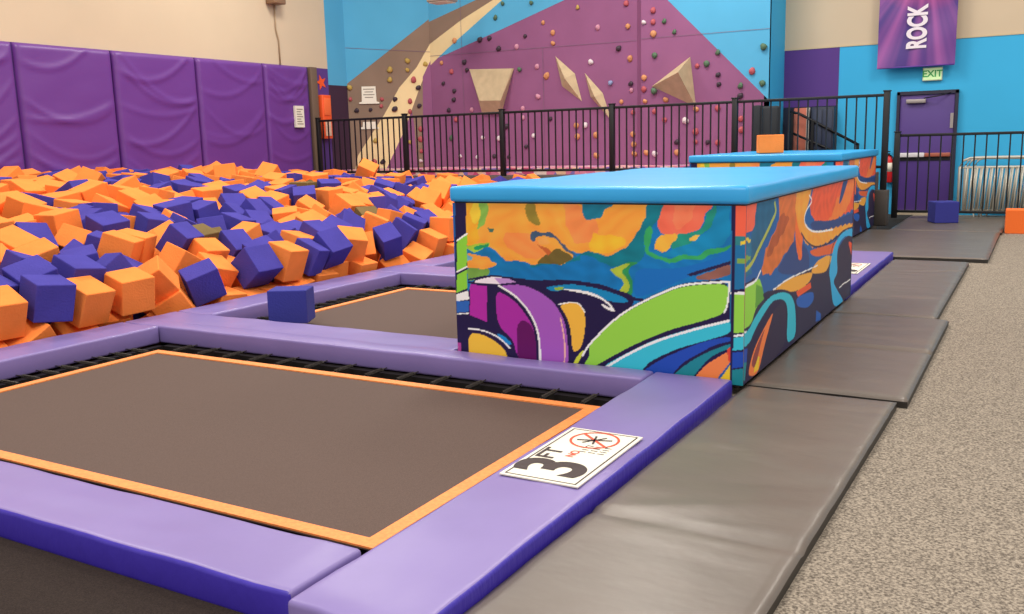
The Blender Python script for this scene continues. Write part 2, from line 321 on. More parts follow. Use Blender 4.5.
for i in range(5):
    tag(wall_pad(ys[i], ys[i + 1], .35, 3.12, 11 + i), ['wrinkled purple wall pad cut off by the left frame edge', 'wide purple wall pad behind the tallest foam heap, second from the left', 'wrinkled purple wall pad in the middle of the five', 'swagged purple wall pad, second from the white notice end', 'narrow purple wall pad with the white notice on it'][i], 'wall pad', 'purple vinyl pads on the left wall')
m = MB(); m.box(LW + .10, LW + .15, 14.72, 14.98, 1.86, 2.30, M_white)
for k in range(7): m.box(LW + .149, LW + .152, 14.76, 14.94 - .03 * (k % 3), 1.92 + k * .05, 1.94 + k * .05, mat('grey_print', '8d8478', .7))
tag(centre(m.build('wall_notice')), 'white paper notice taped to the narrow purple wall pad', 'sign')
m = MB(); m.box(LW + .002, LW + .10, 15.32, 15.52, .35, 3.12, mat('brown_post', '6a5646', .7), bev=.01)
tag(centre(m.build('wall_column')), 'narrow brown column between the purple pads and the railing', 'column')
t = thing('rescue_cabinet', 'orange wall cabinet beside the brown column at the end of the purple pads', 'cabinet', (LW, 15.72, 1.5))
m = MB(); m.box(.002, .14, -.13, .15, .12, 1.05, mat('signal_orange', 'ee5a26', .5), bev=.015); m.build('body', t)
m = MB(); m.box(.14, .155, -.10, .12, .62, .98, mat('signal_orange_light', 'f2703a', .5), bev=.005); m.build('door', t)
m = MB(); m.box(.14, .15, -.08, .10, .18, .50, mat('cream_label', 'd8b8a0', .6)); m.build('label_plate', t)
m = MB()
st = []
for k in range(10):
    a = math.pi / 2 + k * math.pi / 5 + .3; rr = .17 if k % 2 == 0 else .07; st.append((LW + .012, 15.74 + rr * math.cos(a), 2.82 + rr * math.sin(a)))
m.poly(st, mat('signal_orange', 'ee5a26', .5)); r_ = bmesh.ops.extrude_face_region(m.bm, geom=list(m.bm.faces))
for g in r_['geom']:
    if isinstance(g, bmesh.types.BMVert): g.co.x = LW + .002
tag(centre(m.build('star_emblem')), 'small orange star shaped emblem above the orange cabinet', 'emblem')
t = thing('wall_fixture', 'small brown box fixture high on the cream wall with a thin conduit below', 'fixture', (LW, 14.38, 3.1))
m = MB(); m.box(.01, .26, -.16, .16, 1.18, 1.55, mat('fixture_brown', '8a6a50', .5), bev=.02); m.build('housing', t)
m = MB(); m.tube([(.03, .06, 1.2), (.03, .06, .7), (.03, .12, .5), (.03, .12, .02)], .014, mat('conduit', 'a58a6c', .5)); m.build('conduit', t)
def flood(x, y, z, label):
    t = thing('flood_light', label, 'lamp', (x, y, z))
    m = MB(); m.box(-.26, .26, -.2, .2, 0, .14, mat('lamp_grey', 'b9b2a4', .4, metal=.5), bev=.03); m.build('housing', t)
    m = MB(); m.box(-.22, .22, -.16, .16, -.015, .0, mat('lamp_lens', 'e8e0cc', .3)); m.build('lens', t)
    m = MB(); m.tube([(0, 0, .14), (0, 0, 6.2 - z)], .015, M_black); m.build('bracket', t)
flood(-10.85, 16.3, 4.28, 'grey flood lamp hanging high in front of the blue top of the climbing wall')

# ---------------- railings ----------------
def railing(name, label, xs, Y, ztop, zbot, gaps, post_bottoms, zpost=0):
    t = thing(name, label, 'railing', (xs[0], Y, zbot)); ox, oz = xs[0], zbot
    for x, pb in zip(xs, post_bottoms):
        m = MB(); m.box(x - ox - .045, x - ox + .045, -.045, .045, pb - oz, ztop + .05 - oz, M_black, bev=.006)
        m.box(x - ox - .055, x - ox + .055, -.055, .055, ztop + .045 - oz, ztop + .065 - oz, M_black, bev=.004); m.build('post', t)
    proto = None
    for i in range(len(xs) - 1):
        a, b_ = xs[i] - ox, xs[i + 1] - ox
        for z in (ztop - .03, zbot):
            m = MB(); m.box(a + .045, b_ - .045, -.025, .025, z - oz, z + .045 - oz, M_black, bev=.006); m.build('rail', t)
        n = gaps[i]
        for k in range(1, n):
            x = a + (b_ - a) * k / n
            if proto is None:
                m = MB(); m.box(-.011, .011, -.011, .011, zbot + .04 - oz, ztop - .03 - oz, M_black); proto = m.build('picket', t); proto.location.x = x
            else:
                c_ = link_copy(proto, t); c_.location.x = x
    return t
railing('guard_railing', 'long black picket railing on the platform in front of the climbing wall', [-13.58, -11.28, -9.0, -6.73, -4.51, -2.15], 15.42, 2.0, .88, [16] * 5, [.8, .8, .8, .8, .8, .55])
m = MB(); m.box(-2.28, -2.06, 15.25, 15.47, -.0, .55, mat('charcoal_vinyl', '4a433e', .5), bev=.015)
tag(centre(m.build('post_bumper')), 'short charcoal padded block under the end post of the platform railing', 'post pad')
railing('barrier_railing', 'low black picket railing in front of the purple exit door', [-2.15, .02, 2.2], 16.8, 1.38, .09, [13, 13], [0, -.05, -.05])

# ---------------- exit door wall ----------------
d = bpy.data.objects.new('door_1', None); C.objects.link(d); d.location = (-1.86, DW, 0); struct(d)
M_doorp = mat('door_purple', '4f3482', .5, var=.03, vscale=2); M_frame = mat('door_frame', '241f38', .5)
m = MB(); m.box(-.50, -.45, -.08, .0, -.05, 2.13, M_frame); m.box(.45, .50, -.08, 0, -.05, 2.13, M_frame); m.box(-.50, .50, -.08, 0, 2.08, 2.14, M_frame); m.build('door_frame', d)
m = MB(); m.box(-.445, .445, -.045, -.004, .03, 2.075, M_doorp, bev=.004); m.build('door_leaf', d)
m = MB(); m.box(-.44, .0, -.11, -.05, .98, 1.06, mat('bar_white', 'd8d4d8', .4), bev=.01); m.box(.0, .42, -.105, -.05, .985, 1.055, mat('bar_reflection', 'a85c48', .4), bev=.01); m.box(-.44, .42, -.06, -.045, .92, .985, M_black); m.build('push_bar', d)  # right half of the bar: orange-brown reflection painted as its colour
m = MB(); m.box(-.34, -.02, -.12, -.046, 1.93, 2.0, mat('closer_silver', 'a59c9a', .4, metal=.5), bev=.008); m.tube([(-.05, -.1, 2.01), (.2, -.2, 2.04), (.38, -.07, 2.09)], .01, M_black); m.build('door_closer', d)
m = MB(); m.box(.385, .435, -.06, -.044, 1.48, 1.74, mat('closer_silver', 'a59c9a', .4, metal=.5)); m.build('strike_plate', d)
m = MB(); m.box(-.5, .5, -.12, 0, -.05, .012, mat('threshold', 'b8aa92', .5, metal=.2)); m.build('threshold', d)
# exit sign
t = thing('exit_sign', 'green and white EXIT sign above the purple door', 'sign', (-1.80, DW - .002, 2.31))
m = MB(); m.box(-.16, .16, -.05, 0, 0, .23, mat('sign_case', 'cfd8c0', .5), bev=.006); m.build('housing', t)
m = MB(); m.box(-.145, .145, -.056, -.05, .015, .215, mat('sign_face', 'c9e8ae', .5, emit=.25))
m.mesh(text_mesh('EXIT', .16, .004), Matrix.Translation((0, -.059, .115)) @ Matrix.Rotation(R(90), 4, 'X'), mat('sign_green', '3fae5a', .5)); m.build('face', t, fix=False)
# banner
M_ban = bpy.data.materials.new('banner_print'); M_ban.use_nodes = True; nt = M_ban.node_tree; b = nt.nodes['Principled BSDF']; b.inputs['Roughness'].default_value = .45
tc = nt.nodes.new('ShaderNodeTexCoord'); mp = nt.nodes.new('ShaderNodeMapping'); mp.inputs['Location'].default_value = (-.12, 0, -1.9); nt.links.new(tc.outputs['Object'], mp.inputs[0])
g = nt.nodes.new('ShaderNodeTexGradient'); g.gradient_type = 'RADIAL'; mp2 = nt.nodes.new('ShaderNodeMapping'); mp2.inputs['Rotation'].default_value = (R(90), 0, 0)
nt.links.new(mp.outputs[0], mp2.inputs[0]); nt.links.new(mp2.outputs[0], g.inputs[0])
mul = nt.nodes.new('ShaderNodeMath'); mul.operation = 'MULTIPLY'; mul.inputs[1].default_value = 26; nt.links.new(g.outputs['Fac'], mul.inputs[0])
n1 = nt.nodes.new('ShaderNodeTexNoise'); n1.noise_dimensions = '1D'; n1.inputs['Scale'].default_value = 1.3; nt.links.new(mul.outputs[0], n1.inputs['W'])
r1 = nt.nodes.new('ShaderNodeValToRGB'); nt.links.new(n1.outputs['Fac'], r1.inputs[0]); r1.color_ramp.elements[0].position = .35; r1.color_ramp.elements[0].color = (*lin('472c80'), 1); r1.color_ramp.elements[1].position = .75; r1.color_ramp.elements[1].color = (*lin('96509c'), 1)
ln = nt.nodes.new('ShaderNodeVectorMath'); ln.operation = 'LENGTH'; nt.links.new(mp.outputs[0], ln.inputs[0])
r2 = nt.nodes.new('ShaderNodeValToRGB'); nt.links.new(ln.outputs['Value'], r2.inputs[0]); r2.color_ramp.elements[0].position = .1; r2.color_ramp.elements[0].color = (1, 1, 1, 1); r2.color_ramp.elements[1].position = 1.0; r2.color_ramp.elements[1].color = (0, 0, 0, 1)
mx = nt.nodes.new('ShaderNodeMixRGB'); nt.links.new(r2.outputs[0], mx.inputs[0]); nt.links.new(r1.outputs[0], mx.inputs[1]); mx.inputs[2].default_value = (*lin('e04478'), 1)
nt.links.new(mx.outputs[0], b.inputs['Base Color'])
t = thing('hanging_banner', 'purple and pink vertical banner reading ROCK above the exit door', 'banner', (-2.07, DW - .2, 2.56))
def ban(x, z): return -.012 * math.sin(x * 9 + z * 1.5) - .008 * math.sin(z * 7 - x * 4)
m = MB(); G = [[m.bm.verts.new((-.63 + 1.26 * i / 24, ban(-.63 + 1.26 * i / 24, 2.3 * j / 40), 2.3 * j / 40)) for i in range(25)] for j in range(41)]
G2 = [[m.bm.verts.new(v.co + Vector((0, .006, 0))) for v in row] for row in G]
for j in range(40):
    for i in range(24):
        m.bm.faces.new((G[j][i], G[j][i + 1], G[j + 1][i + 1], G[j + 1][i])).smooth = True; m.bm.faces.new((G2[j][i], G2[j + 1][i], G2[j + 1][i + 1], G2[j][i + 1])).smooth = True
m.mats = [M_ban]; m.build('cloth', t, fix=False)
m = MB(); me = text_mesh('ROCK', .5, .02); MM = Matrix.Translation((.02, -.035, .66)) @ Matrix.Rotation(R(90), 4, 'X') @ Matrix.Rotation(R(90), 4, 'Z') @ Matrix.Diagonal((.52, .86, 1, 1))
m.mesh(me, MM, mat('banner_white', 'e9dfe8', .6)); m.build('lettering', t, fix=False)
m = MB(); m.tube([(-.65, 0, 2.31), (.65, 0, 2.31)], .015, M_black); m.tube([(-.63, 0, .0), (.63, 0, .0)], .012, mat('banner_hem', '5a3a9a', .5)); m.build('hanging_rod', t)
# fire extinguisher
t = thing('fire_extinguisher', 'red fire extinguisher with a pale label on the blue wall by the railing', 'fire extinguisher', (-2.45, DW - .1, .53))
M_ext = mat('extinguisher_red', 'd8262a', .35)
m = MB(); m.tube([(0, 0, 0), (0, 0, .02), (0, 0, .40), (0, 0, .46), (0, 0, .50)], [.06, .075, .075, .05, .025], M_ext, 16); m.build('cylinder', t)
m = MB(); m.tube([(0, 0, .20), (0, 0, .36)], .0765, M_white, 16); m.build('label_band', t)
m = MB(); m.box(-.02, .02, -.08, .03, .50, .53, M_black); m.box(-.02, .02, -.1, .02, .55, .57, M_black); m.build('handle', t)
m = MB(); m.tube([(.02, -.02, .5), (.08, -.04, .45), (.085, -.03, .2)], .01, M_black); m.build('hose', t)
# stacked crowd barriers
M_gal = mat('galvanised', 'd0cbbd', .4, metal=.25)
def barrier(x, y, tilt, label):
    t = thing('crowd_barrier', label, 'barrier', (x, y, -.05), 'silver crowd barriers leaning by the blue wall'); W, Hh = 1.95, 1.02
    m = MB(); m.tube([(.0, 0, .12), (0, 0, Hh - .15), (.05, 0, Hh - .04), (.16, 0, Hh), (W - .16, 0, Hh), (W - .05, 0, Hh - .04), (W, 0, Hh - .15), (W, 0, .12), (0, 0, .12)], .02, M_gal); m.build('frame', t)
    m = MB(); m.tube([(.0, 0, Hh - .16), (W, 0, Hh - .16)], .014, M_gal); m.build('cross_rail', t)
    pr = None
    for k in range(1, 26):
        if pr is None:
            m = MB(); m.tube([(0, 0, .12), (.05, 0, Hh - .16)], .013, M_gal); pr = m.build('bar', t); pr.location.x = W * k / 26
        else: c_ = link_copy(pr, t); c_.location.x = W * k / 26
    for xx in (.25, W - .25):
        m = MB(); m.tube([(xx, -.045, .02), (xx, 0, .13), (xx, .045, .02)], .014, M_gal); m.build('foot', t)
    t.rotation_euler = (R(tilt), R(random.choice((-1.2, .8, 1.5, -.5))), 0); return t
barrier(-1.22, 17.35, -2, 'silver crowd barrier nearest the railing, frontmost of the stack')
barrier(-1.12, 17.52, -2, 'silver crowd barrier in the middle of the stack by the blue wall')
barrier(-1.16, 17.70, -2, 'silver crowd barrier third from the railing in the stack')
barrier(-1.05, 17.88, -2, 'silver crowd barrier at the back of the stack against the blue wall')
# stairs with handrail behind the platform railing
t = thing('platform_stairs', 'short dark stairs with a sloping black handrail beside the blue wall', 'stairs', (-3.5, 17.6, 0))
m = MB()
for k in range(4): m.box(-.68 + k * .25, -.43 + k * .25, -.42, .42, -.05, .64 - k * .18, mat('stair_grey', '4d4846', .8))
m.build('steps', t)
m = MB(); m.tube([(-.72, .35, 1.86), (-.55, .35, 1.83), (.55, .35, 1.22)], .026, M_black); m.build('handrail', t)
m = MB(); m.tube([(-.72, .35, 1.50), (.3, .35, 1.03)], .022, M_black); m.build('lower_rail', t)
for xx, zt in ((-.66, 1.86), (-.28, 1.68), (.53, 1.22)):
    m = MB(); m.box(xx - .025, xx + .025,   .325, .375, (.64 if xx < -.5 else (.46 if xx < 0 else -.05)), zt, M_black); m.build('post', t)
m = MB(); m.box(-4.17, -3.9, 18.10, 18.19, .82, 1.93, mat('coral_cloth', 'd97a62', .7), bev=.02); m.box(-3.93, -3.88, 18.09, 18.18, .82, 1.93, M_white)
tag(centre(m.build('upright_panel')), 'coral upright panel with a white edge beside the dark cabinet behind the handrail', 'panel')
m = MB(); m.box(-3.82, -3.41, 17.98, 18.19, .80, 1.93, mat('navy_cabinet', '20283e', .5), bev=.01); m.box(-3.79, -3.625, 17.965, 17.98, .86, 1.88, mat('navy_cabinet_door', '242e48', .5), bev=.004); m.box(-3.605, -3.44, 17.965, 17.98, .86, 1.88, mat('navy_cabinet_door', '242e48', .5), bev=.004)
tag(centre(m.build('storage_cabinet')), 'dark navy cabinet under the purple wall square', 'cabinet')
m = MB(); m.box(-4.42, -4.30, 16.2, 16.5, .8, 1.95, mat('black_curtain', '22262c', .8), bev=.02); m.box(-4.30, -4.0, 16.25, 16.45, .8, 1.93, mat('black_curtain', '22262c', .8), bev=.04)
tag(centre(m.build('padded_post')), 'dark padded upright at the right end of the climbing wall', 'post pad')

# ---------------- trampolines ----------------
def trampoline(name, label, x0, x1, y0, y1, fx0, fx1, fy0, fy1, web_right=True, zb=-.07):
    t = thing(name, label, 'trampoline', ((x0 + x1) / 2, (y0 + y1) / 2, -.16)); ox, oy, oz = t.location
    wv = .07
    m = MB(); nx, ny = 30, 20; G = [[m.bm.verts.new((x0 + (x1 - x0) * i / nx - ox, y0 + (y1 - y0) * j / ny - oy, zb - oz - .004)) for i in range(nx + 1)] for j in range(ny + 1)]
    for j in range(ny):
        for i in range(nx): m.bm.faces.new((G[j][i], G[j][i + 1], G[j + 1][i + 1], G[j + 1][i]))
    r_ = bmesh.ops.extrude_face_region(m.bm, geom=list(m.bm.faces))
    for g_ in r_['geom']:
        if isinstance(g_, bmesh.types.BMVert): g_.co.z -= .006
    m.mats = [M_bed]; m.build('jump_bed', t)
    m = MB()
    for a in ((x0, x1, y0, y0 + wv), (x0, x1, y1 - wv, y1), (x0, x0 + wv, y0 + wv, y1 - wv), (x1 - wv, x1, y0 + wv, y1 - wv)):
        m.box(a[0] - ox, a[1] - ox, a[2] - oy, a[3] - oy, zb - oz - .004, zb - oz + .004, M_orange_web)
    m.build('edge_webbing', t)
    m = MB()
    for a in ((fx0, fx1, fy0, fy0 + .06), (fx0, fx1, fy1 - .06, fy1), (fx0, fx0 + .06, fy0, fy1), (fx1 - .06, fx1, fy0, fy1)):
        m.box(a[0] - ox, a[1] - ox, a[2] - oy, a[3] - oy, -.14 - oz, -.095 - oz, M_steel)
    m.build('frame', t)
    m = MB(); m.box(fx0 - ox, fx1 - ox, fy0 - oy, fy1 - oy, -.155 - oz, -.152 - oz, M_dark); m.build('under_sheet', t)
    pr = None
    n = 14
    for side in ('l', 'f'):
        for k in range(n):
            if side == 'l': y = y0 + (y1 - y0) * (k + .5) / n; loc = (x0 - ox, y - oy, zb - oz); rz = 0; ln = x0 - fx0
            else: x = x0 + (x1 - x0) * (k + .5) / n; loc = (x - ox, y1 - oy, zb - oz); rz = -math.pi / 2; ln = fy1 - y1
            if pr is None:
                m = MB(); pts = []; turns = 14; N = turns * 6
                m.tube([(-.03 - .18 * q / N, .011 * math.cos(q * 2 * math.pi / 6), .011 * math.sin(q * 2 * math.pi / 6)) for q in range(N + 1)], .0035, M_spring, 4)
                m.tube([(0, 0, 0), (-.03, 0, 0)], .004, M_spring, 4); m.tube([(-.21, 0, 0), (-.30, 0, 0)], .004, M_spring, 4)
                pr = m.build('spring', t); c_ = pr
            else: c_ = link_copy(pr, t)
            c_.location = loc; c_.rotation_euler = (0, 0, rz)
    return t
trampoline('trampoline', 'dark rectangular trampoline bed edged in orange webbing, nearest in the foreground', -5.74, -2.075, 2.515, 4.57, -6.0, -1.95, 2.25, 4.84)
trampoline('trampoline', 'dark trampoline bed behind the first, partly hidden by the painted block', -5.78, -3.42, 5.65, 7.80, -6.0, -3.38, 5.4, 8.06)
def frame_pad(x0, x1, y0, y1, label, sides='', z0=-.09, z1=.05, notch=None):
    m = MB(); m.box(x0, x1, y0, notch or y1, z0, z1, M_pad, bev=.018, seg=3)
    if notch: m.box(x0, -3.36, notch - .04, y1, z0, z1 - .0005, M_pad, bev=.018, seg=3)
    bmesh.ops.subdivide_edges(m.bm, edges=[e for e in m.bm.edges if e.calc_length() > .3], cuts=28, use_grid_fill=True)
    rs = random.Random(int(abs(x0 * 100 + y0 * 10)))
    for v in m.bm.verts:
        n = noise.noise(v.co * 3.3); n2 = noise.noise(Vector((v.co.x * 9, v.co.y * 9, 0)))
        if v.co.z > z1 - .03: v.co.z += .006 * n + .003 * n2
        ex = min(v.co.x - x0, x1 - v.co.x); ey = min(v.co.y - y0, y1 - v.co.y)
        if ex < .004: v.co.x += (.004 * n2)
        if ey < .004: v.co.y += (.004 * n2)
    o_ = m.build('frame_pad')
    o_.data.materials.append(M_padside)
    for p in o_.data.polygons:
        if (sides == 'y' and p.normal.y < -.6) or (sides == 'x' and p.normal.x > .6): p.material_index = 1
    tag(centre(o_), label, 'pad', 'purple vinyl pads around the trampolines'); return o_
frame_pad(-6.0, -1.94, 1.94, 2.30, 'purple pad along the near edge of the first trampoline', 'y')
rp = frame_pad(-1.92, -1.455, 1.90, 5.02, 'long purple pad carrying the 3 FT sticker on the right of the first trampoline', 'x')
frame_pad(-6.46, -1.93, 4.83, 5.36, 'purple pad between the two trampolines, running up to the painted block', notch=5.025)
frame_pad(-6.46, -6.02, 1.6, 4.82, 'purple pad along the foam pit on the left of the first trampoline')
frame_pad(-6.46, -6.02, 5.375, 8.03, 'purple pad along the foam pit on the left of the second trampoline')
frame_pad(-6.46, -3.45, 8.04, 8.62, 'purple pad at the far end of the second trampoline')
frame_pad(-6.46, -6.02, 8.635, 14.9, 'farthest purple pad along the foam pit, running on behind the block')
fp = frame_pad(-1.95, -1.45, 8.45, 11.45, 'purple pad between the two painted blocks with a small pale sticker', 'x')
def sticker(parent, x0, x1, y0, y1, z):
    ox, oy, oz = parent.location; m = MB(); z -= oz
    def rect(a, b_, c_, d_, dz, mm): m.poly([(a - ox, c_ - oy, z + dz), (b_ - ox, c_ - oy, z + dz), (b_ - ox, d_ - oy, z + dz), (a - ox, d_ - oy, z + dz)], mm)
    m.box(x0 - ox, x1 - ox, y0 - oy, y1 - oy, z - .004, z + .002, M_white)
    W = x1 - x0; Hh = y1 - y0
    for a, b_, c_, d_ in ((.045, .955, .022, .032), (.045, .955, .968, .978), (.045, .065, .022, .978), (.935, .955, .022, .978)):
        rect(x0 + a * W, x0 + b_ * W, y0 + c_ * Hh, y0 + d_ * Hh, .003, M_ink)
    # reading direction runs away from the camera, tops of letters face left
    def put(txt, sx, sy, cx, cy, mm, bold): 
        m.mesh(text_mesh(txt, 1, bold), Matrix.Translation((x0 + cx * W - ox, y0 + cy * Hh - oy, z + .0035)) @ Matrix.Rotation(R(90), 4, 'Z') @ Matrix.Diagonal((sx, sy, 1, 1)), mm)
    put('3', .40, .42, .50, .235, M_ink, .03); put('FT', .13, .12, .22, .455, M_ink, .02)
    put('NO', .055, .055, .48, .50, M_red, .02)
    rs = random.Random(5)
    for r_i, yy in enumerate((.56, .60, .64, .68)):
        for q in range(3):
            a = .50 + .12 * q; rect(x0 + a * W, x0 + (a + .09) * W, y0 + yy * Hh, y0 + (yy + .008) * Hh, .0035, M_ink)
            if rs.random() < .6: rect(x0 + a * W, x0 + (a + .02) * W, y0 + yy * Hh, y0 + (yy + .03) * Hh, .0036, M_ink)
    cx, cy, ra = x0 + .50 * W - ox, y0 + .80 * Hh - oy, .32 * W
    for k in range(40):
        a0, a1 = k * math.pi / 20, (k + 1) * math.pi / 20
        m.poly([(cx + ra * math.cos(a0), cy + ra * math.sin(a0), z + .004), (cx + ra * math.cos(a1), cy + ra * math.sin(a1), z + .004), (cx + ra * .9 * math.cos(a1), cy + ra * .9 * math.sin(a1), z + .004), (cx + ra * .9 * math.cos(a0), cy + ra * .9 * math.sin(a0), z + .004)], M_red)
    for a, rr, mm, wd in ((-.7, ra, M_red, .007), (.3, ra * .7, M_ink, .006), (.9, ra * .55, M_ink, .005), (-1.3, ra * .5, M_ink, .005)):
        dx, dy = math.cos(a), math.sin(a); m.poly([(cx - dx * rr - dy * wd, cy - dy * rr + dx * wd, z + .0042), (cx + dx * rr - dy * wd, cy + dy * rr + dx * wd, z + .0042), (cx + dx * rr + dy * wd, cy + dy * rr - dx * wd, z + .0042), (cx - dx * rr + dy * wd, cy - dy * rr - dx * wd, z + .0042)], mm)
    o_ = m.build('height_sticker', parent, fix=False); o_['label'] = 'white sticker reading 3 FT with a red crossed-out circle'; return o_
sticker(rp, -1.875, -1.515, 3.11, 3.80, .0585); sticker(fp, -1.86, -1.52, 9.45, 10.25, .0585)

# ---------------- floor mats ----------------
def floor_mat(x0, x1, y0, y1, label, seed, rot=0, seams=1):
    m = MB(); nx = 26; ny = max(8, int((y1 - y0) * 22)); z1 = .0
    rs = random.Random(seed); wr = [(rs.uniform(y0, y1), rs.uniform(-.5, .5), rs.uniform(.02, .05), rs.uniform(.002, .006) * rs.choice((1, 1, -1)), rs.uniform(0, 1)) for _ in range(int((y1 - y0) * 4))]
    folds = [y0 + (y1 - y0) * k / (seams + 1) for k in range(1, seams + 1)]
    def hgt(x, y):
        e = min(x - x0, x1 - x, y - y0, y1 - y); h_ = -.012 * max(0, 1 - e / .03) ** 2
        h_ += .004 * noise.noise(Vector((x * 1.6 + seed, y * 2.4, 0))) + .002 * noise.noise(Vector((x * 5, y * 9, seed)))
        for yy, sl, wd, am, xc in wr:
            q = (y - yy - sl * (x - x0)) / wd; h_ += 1.3 * am * math.exp(-q * q) * (.3 + .7 * math.exp(-((x - x0) / (x1 - x0) - xc) ** 2 * 8))
        for fy in folds: h_ -= .012 * math.exp(-((y - fy) / .012) ** 2)
        return z1 + h_
    G = [[m.bm.verts.new((x0 + (x1 - x0) * i / nx, y0 + (y1 - y0) * j / ny, hgt(x0 + (x1 - x0) * i / nx, y0 + (y1 - y0) * j / ny))) for i in range(nx + 1)] for j in range(ny + 1)]
    m.mi(M_mat); side = m.mi(M_matside)
    for j in range(ny):
        for i in range(nx): f = m.bm.faces.new((G[j][i], G[j][i + 1], G[j + 1][i + 1], G[j + 1][i])); f.smooth = True
    loop = [G[0][i] for i in range(nx + 1)] + [G[j][nx] for j in range(1, ny + 1)] + [G[ny][i] for i in range(nx - 1, -1, -1)] + [G[j][0] for j in range(ny - 1, 0, -1)]
    bot = [m.bm.verts.new((v.co.x, v.co.y, -.0495)) for v in loop]
    for k in range(len(loop)):
        j = (k + 1) % len(loop); f = m.bm.faces.new((loop[k], bot[k], bot[j], loop[j])); f.material_index = side
    f = m.bm.faces.new(bot[::-1]); f.material_index = side
    o_ = centre(m.build('folding_mat', fix=False)); o_.rotation_euler.z = R(rot)
    return tag(o_, label, 'mat', 'grey vinyl folding mats beside the carpet')
floor_mat(-1.44, -.63, 1.0, 5.13, 'nearest and longest grey vinyl folding mat beside the purple sticker pad', 1, -.9, 3)
floor_mat(-1.42, -.55, 5.16, 7.62, 'wrinkled grey mat beside the front painted block, second from the camera', 2, 0, 1)
floor_mat(-1.42, -.64, 7.64, 11.18, 'grey mat in the middle of the row beside the far purple pad', 3, 0, 2)
floor_mat(-2.26, -.47, 11.48, 14.68, 'wide shiny grey mat beside the far painted block', 4, 0, 2)
floor_mat(-1.95, -.45, 14.70, 17.3, 'farthest shiny grey mat in front of the exit door', 5, 0, 1)
m = MB(); m.box(-5.4, -1.99, .2, 1.93, -.158, -.06, M_rubber)
tag(centre(m.build('rubber_mat')), 'black speckled rubber mat in the lower left corner in front of the near pad', 'mat')

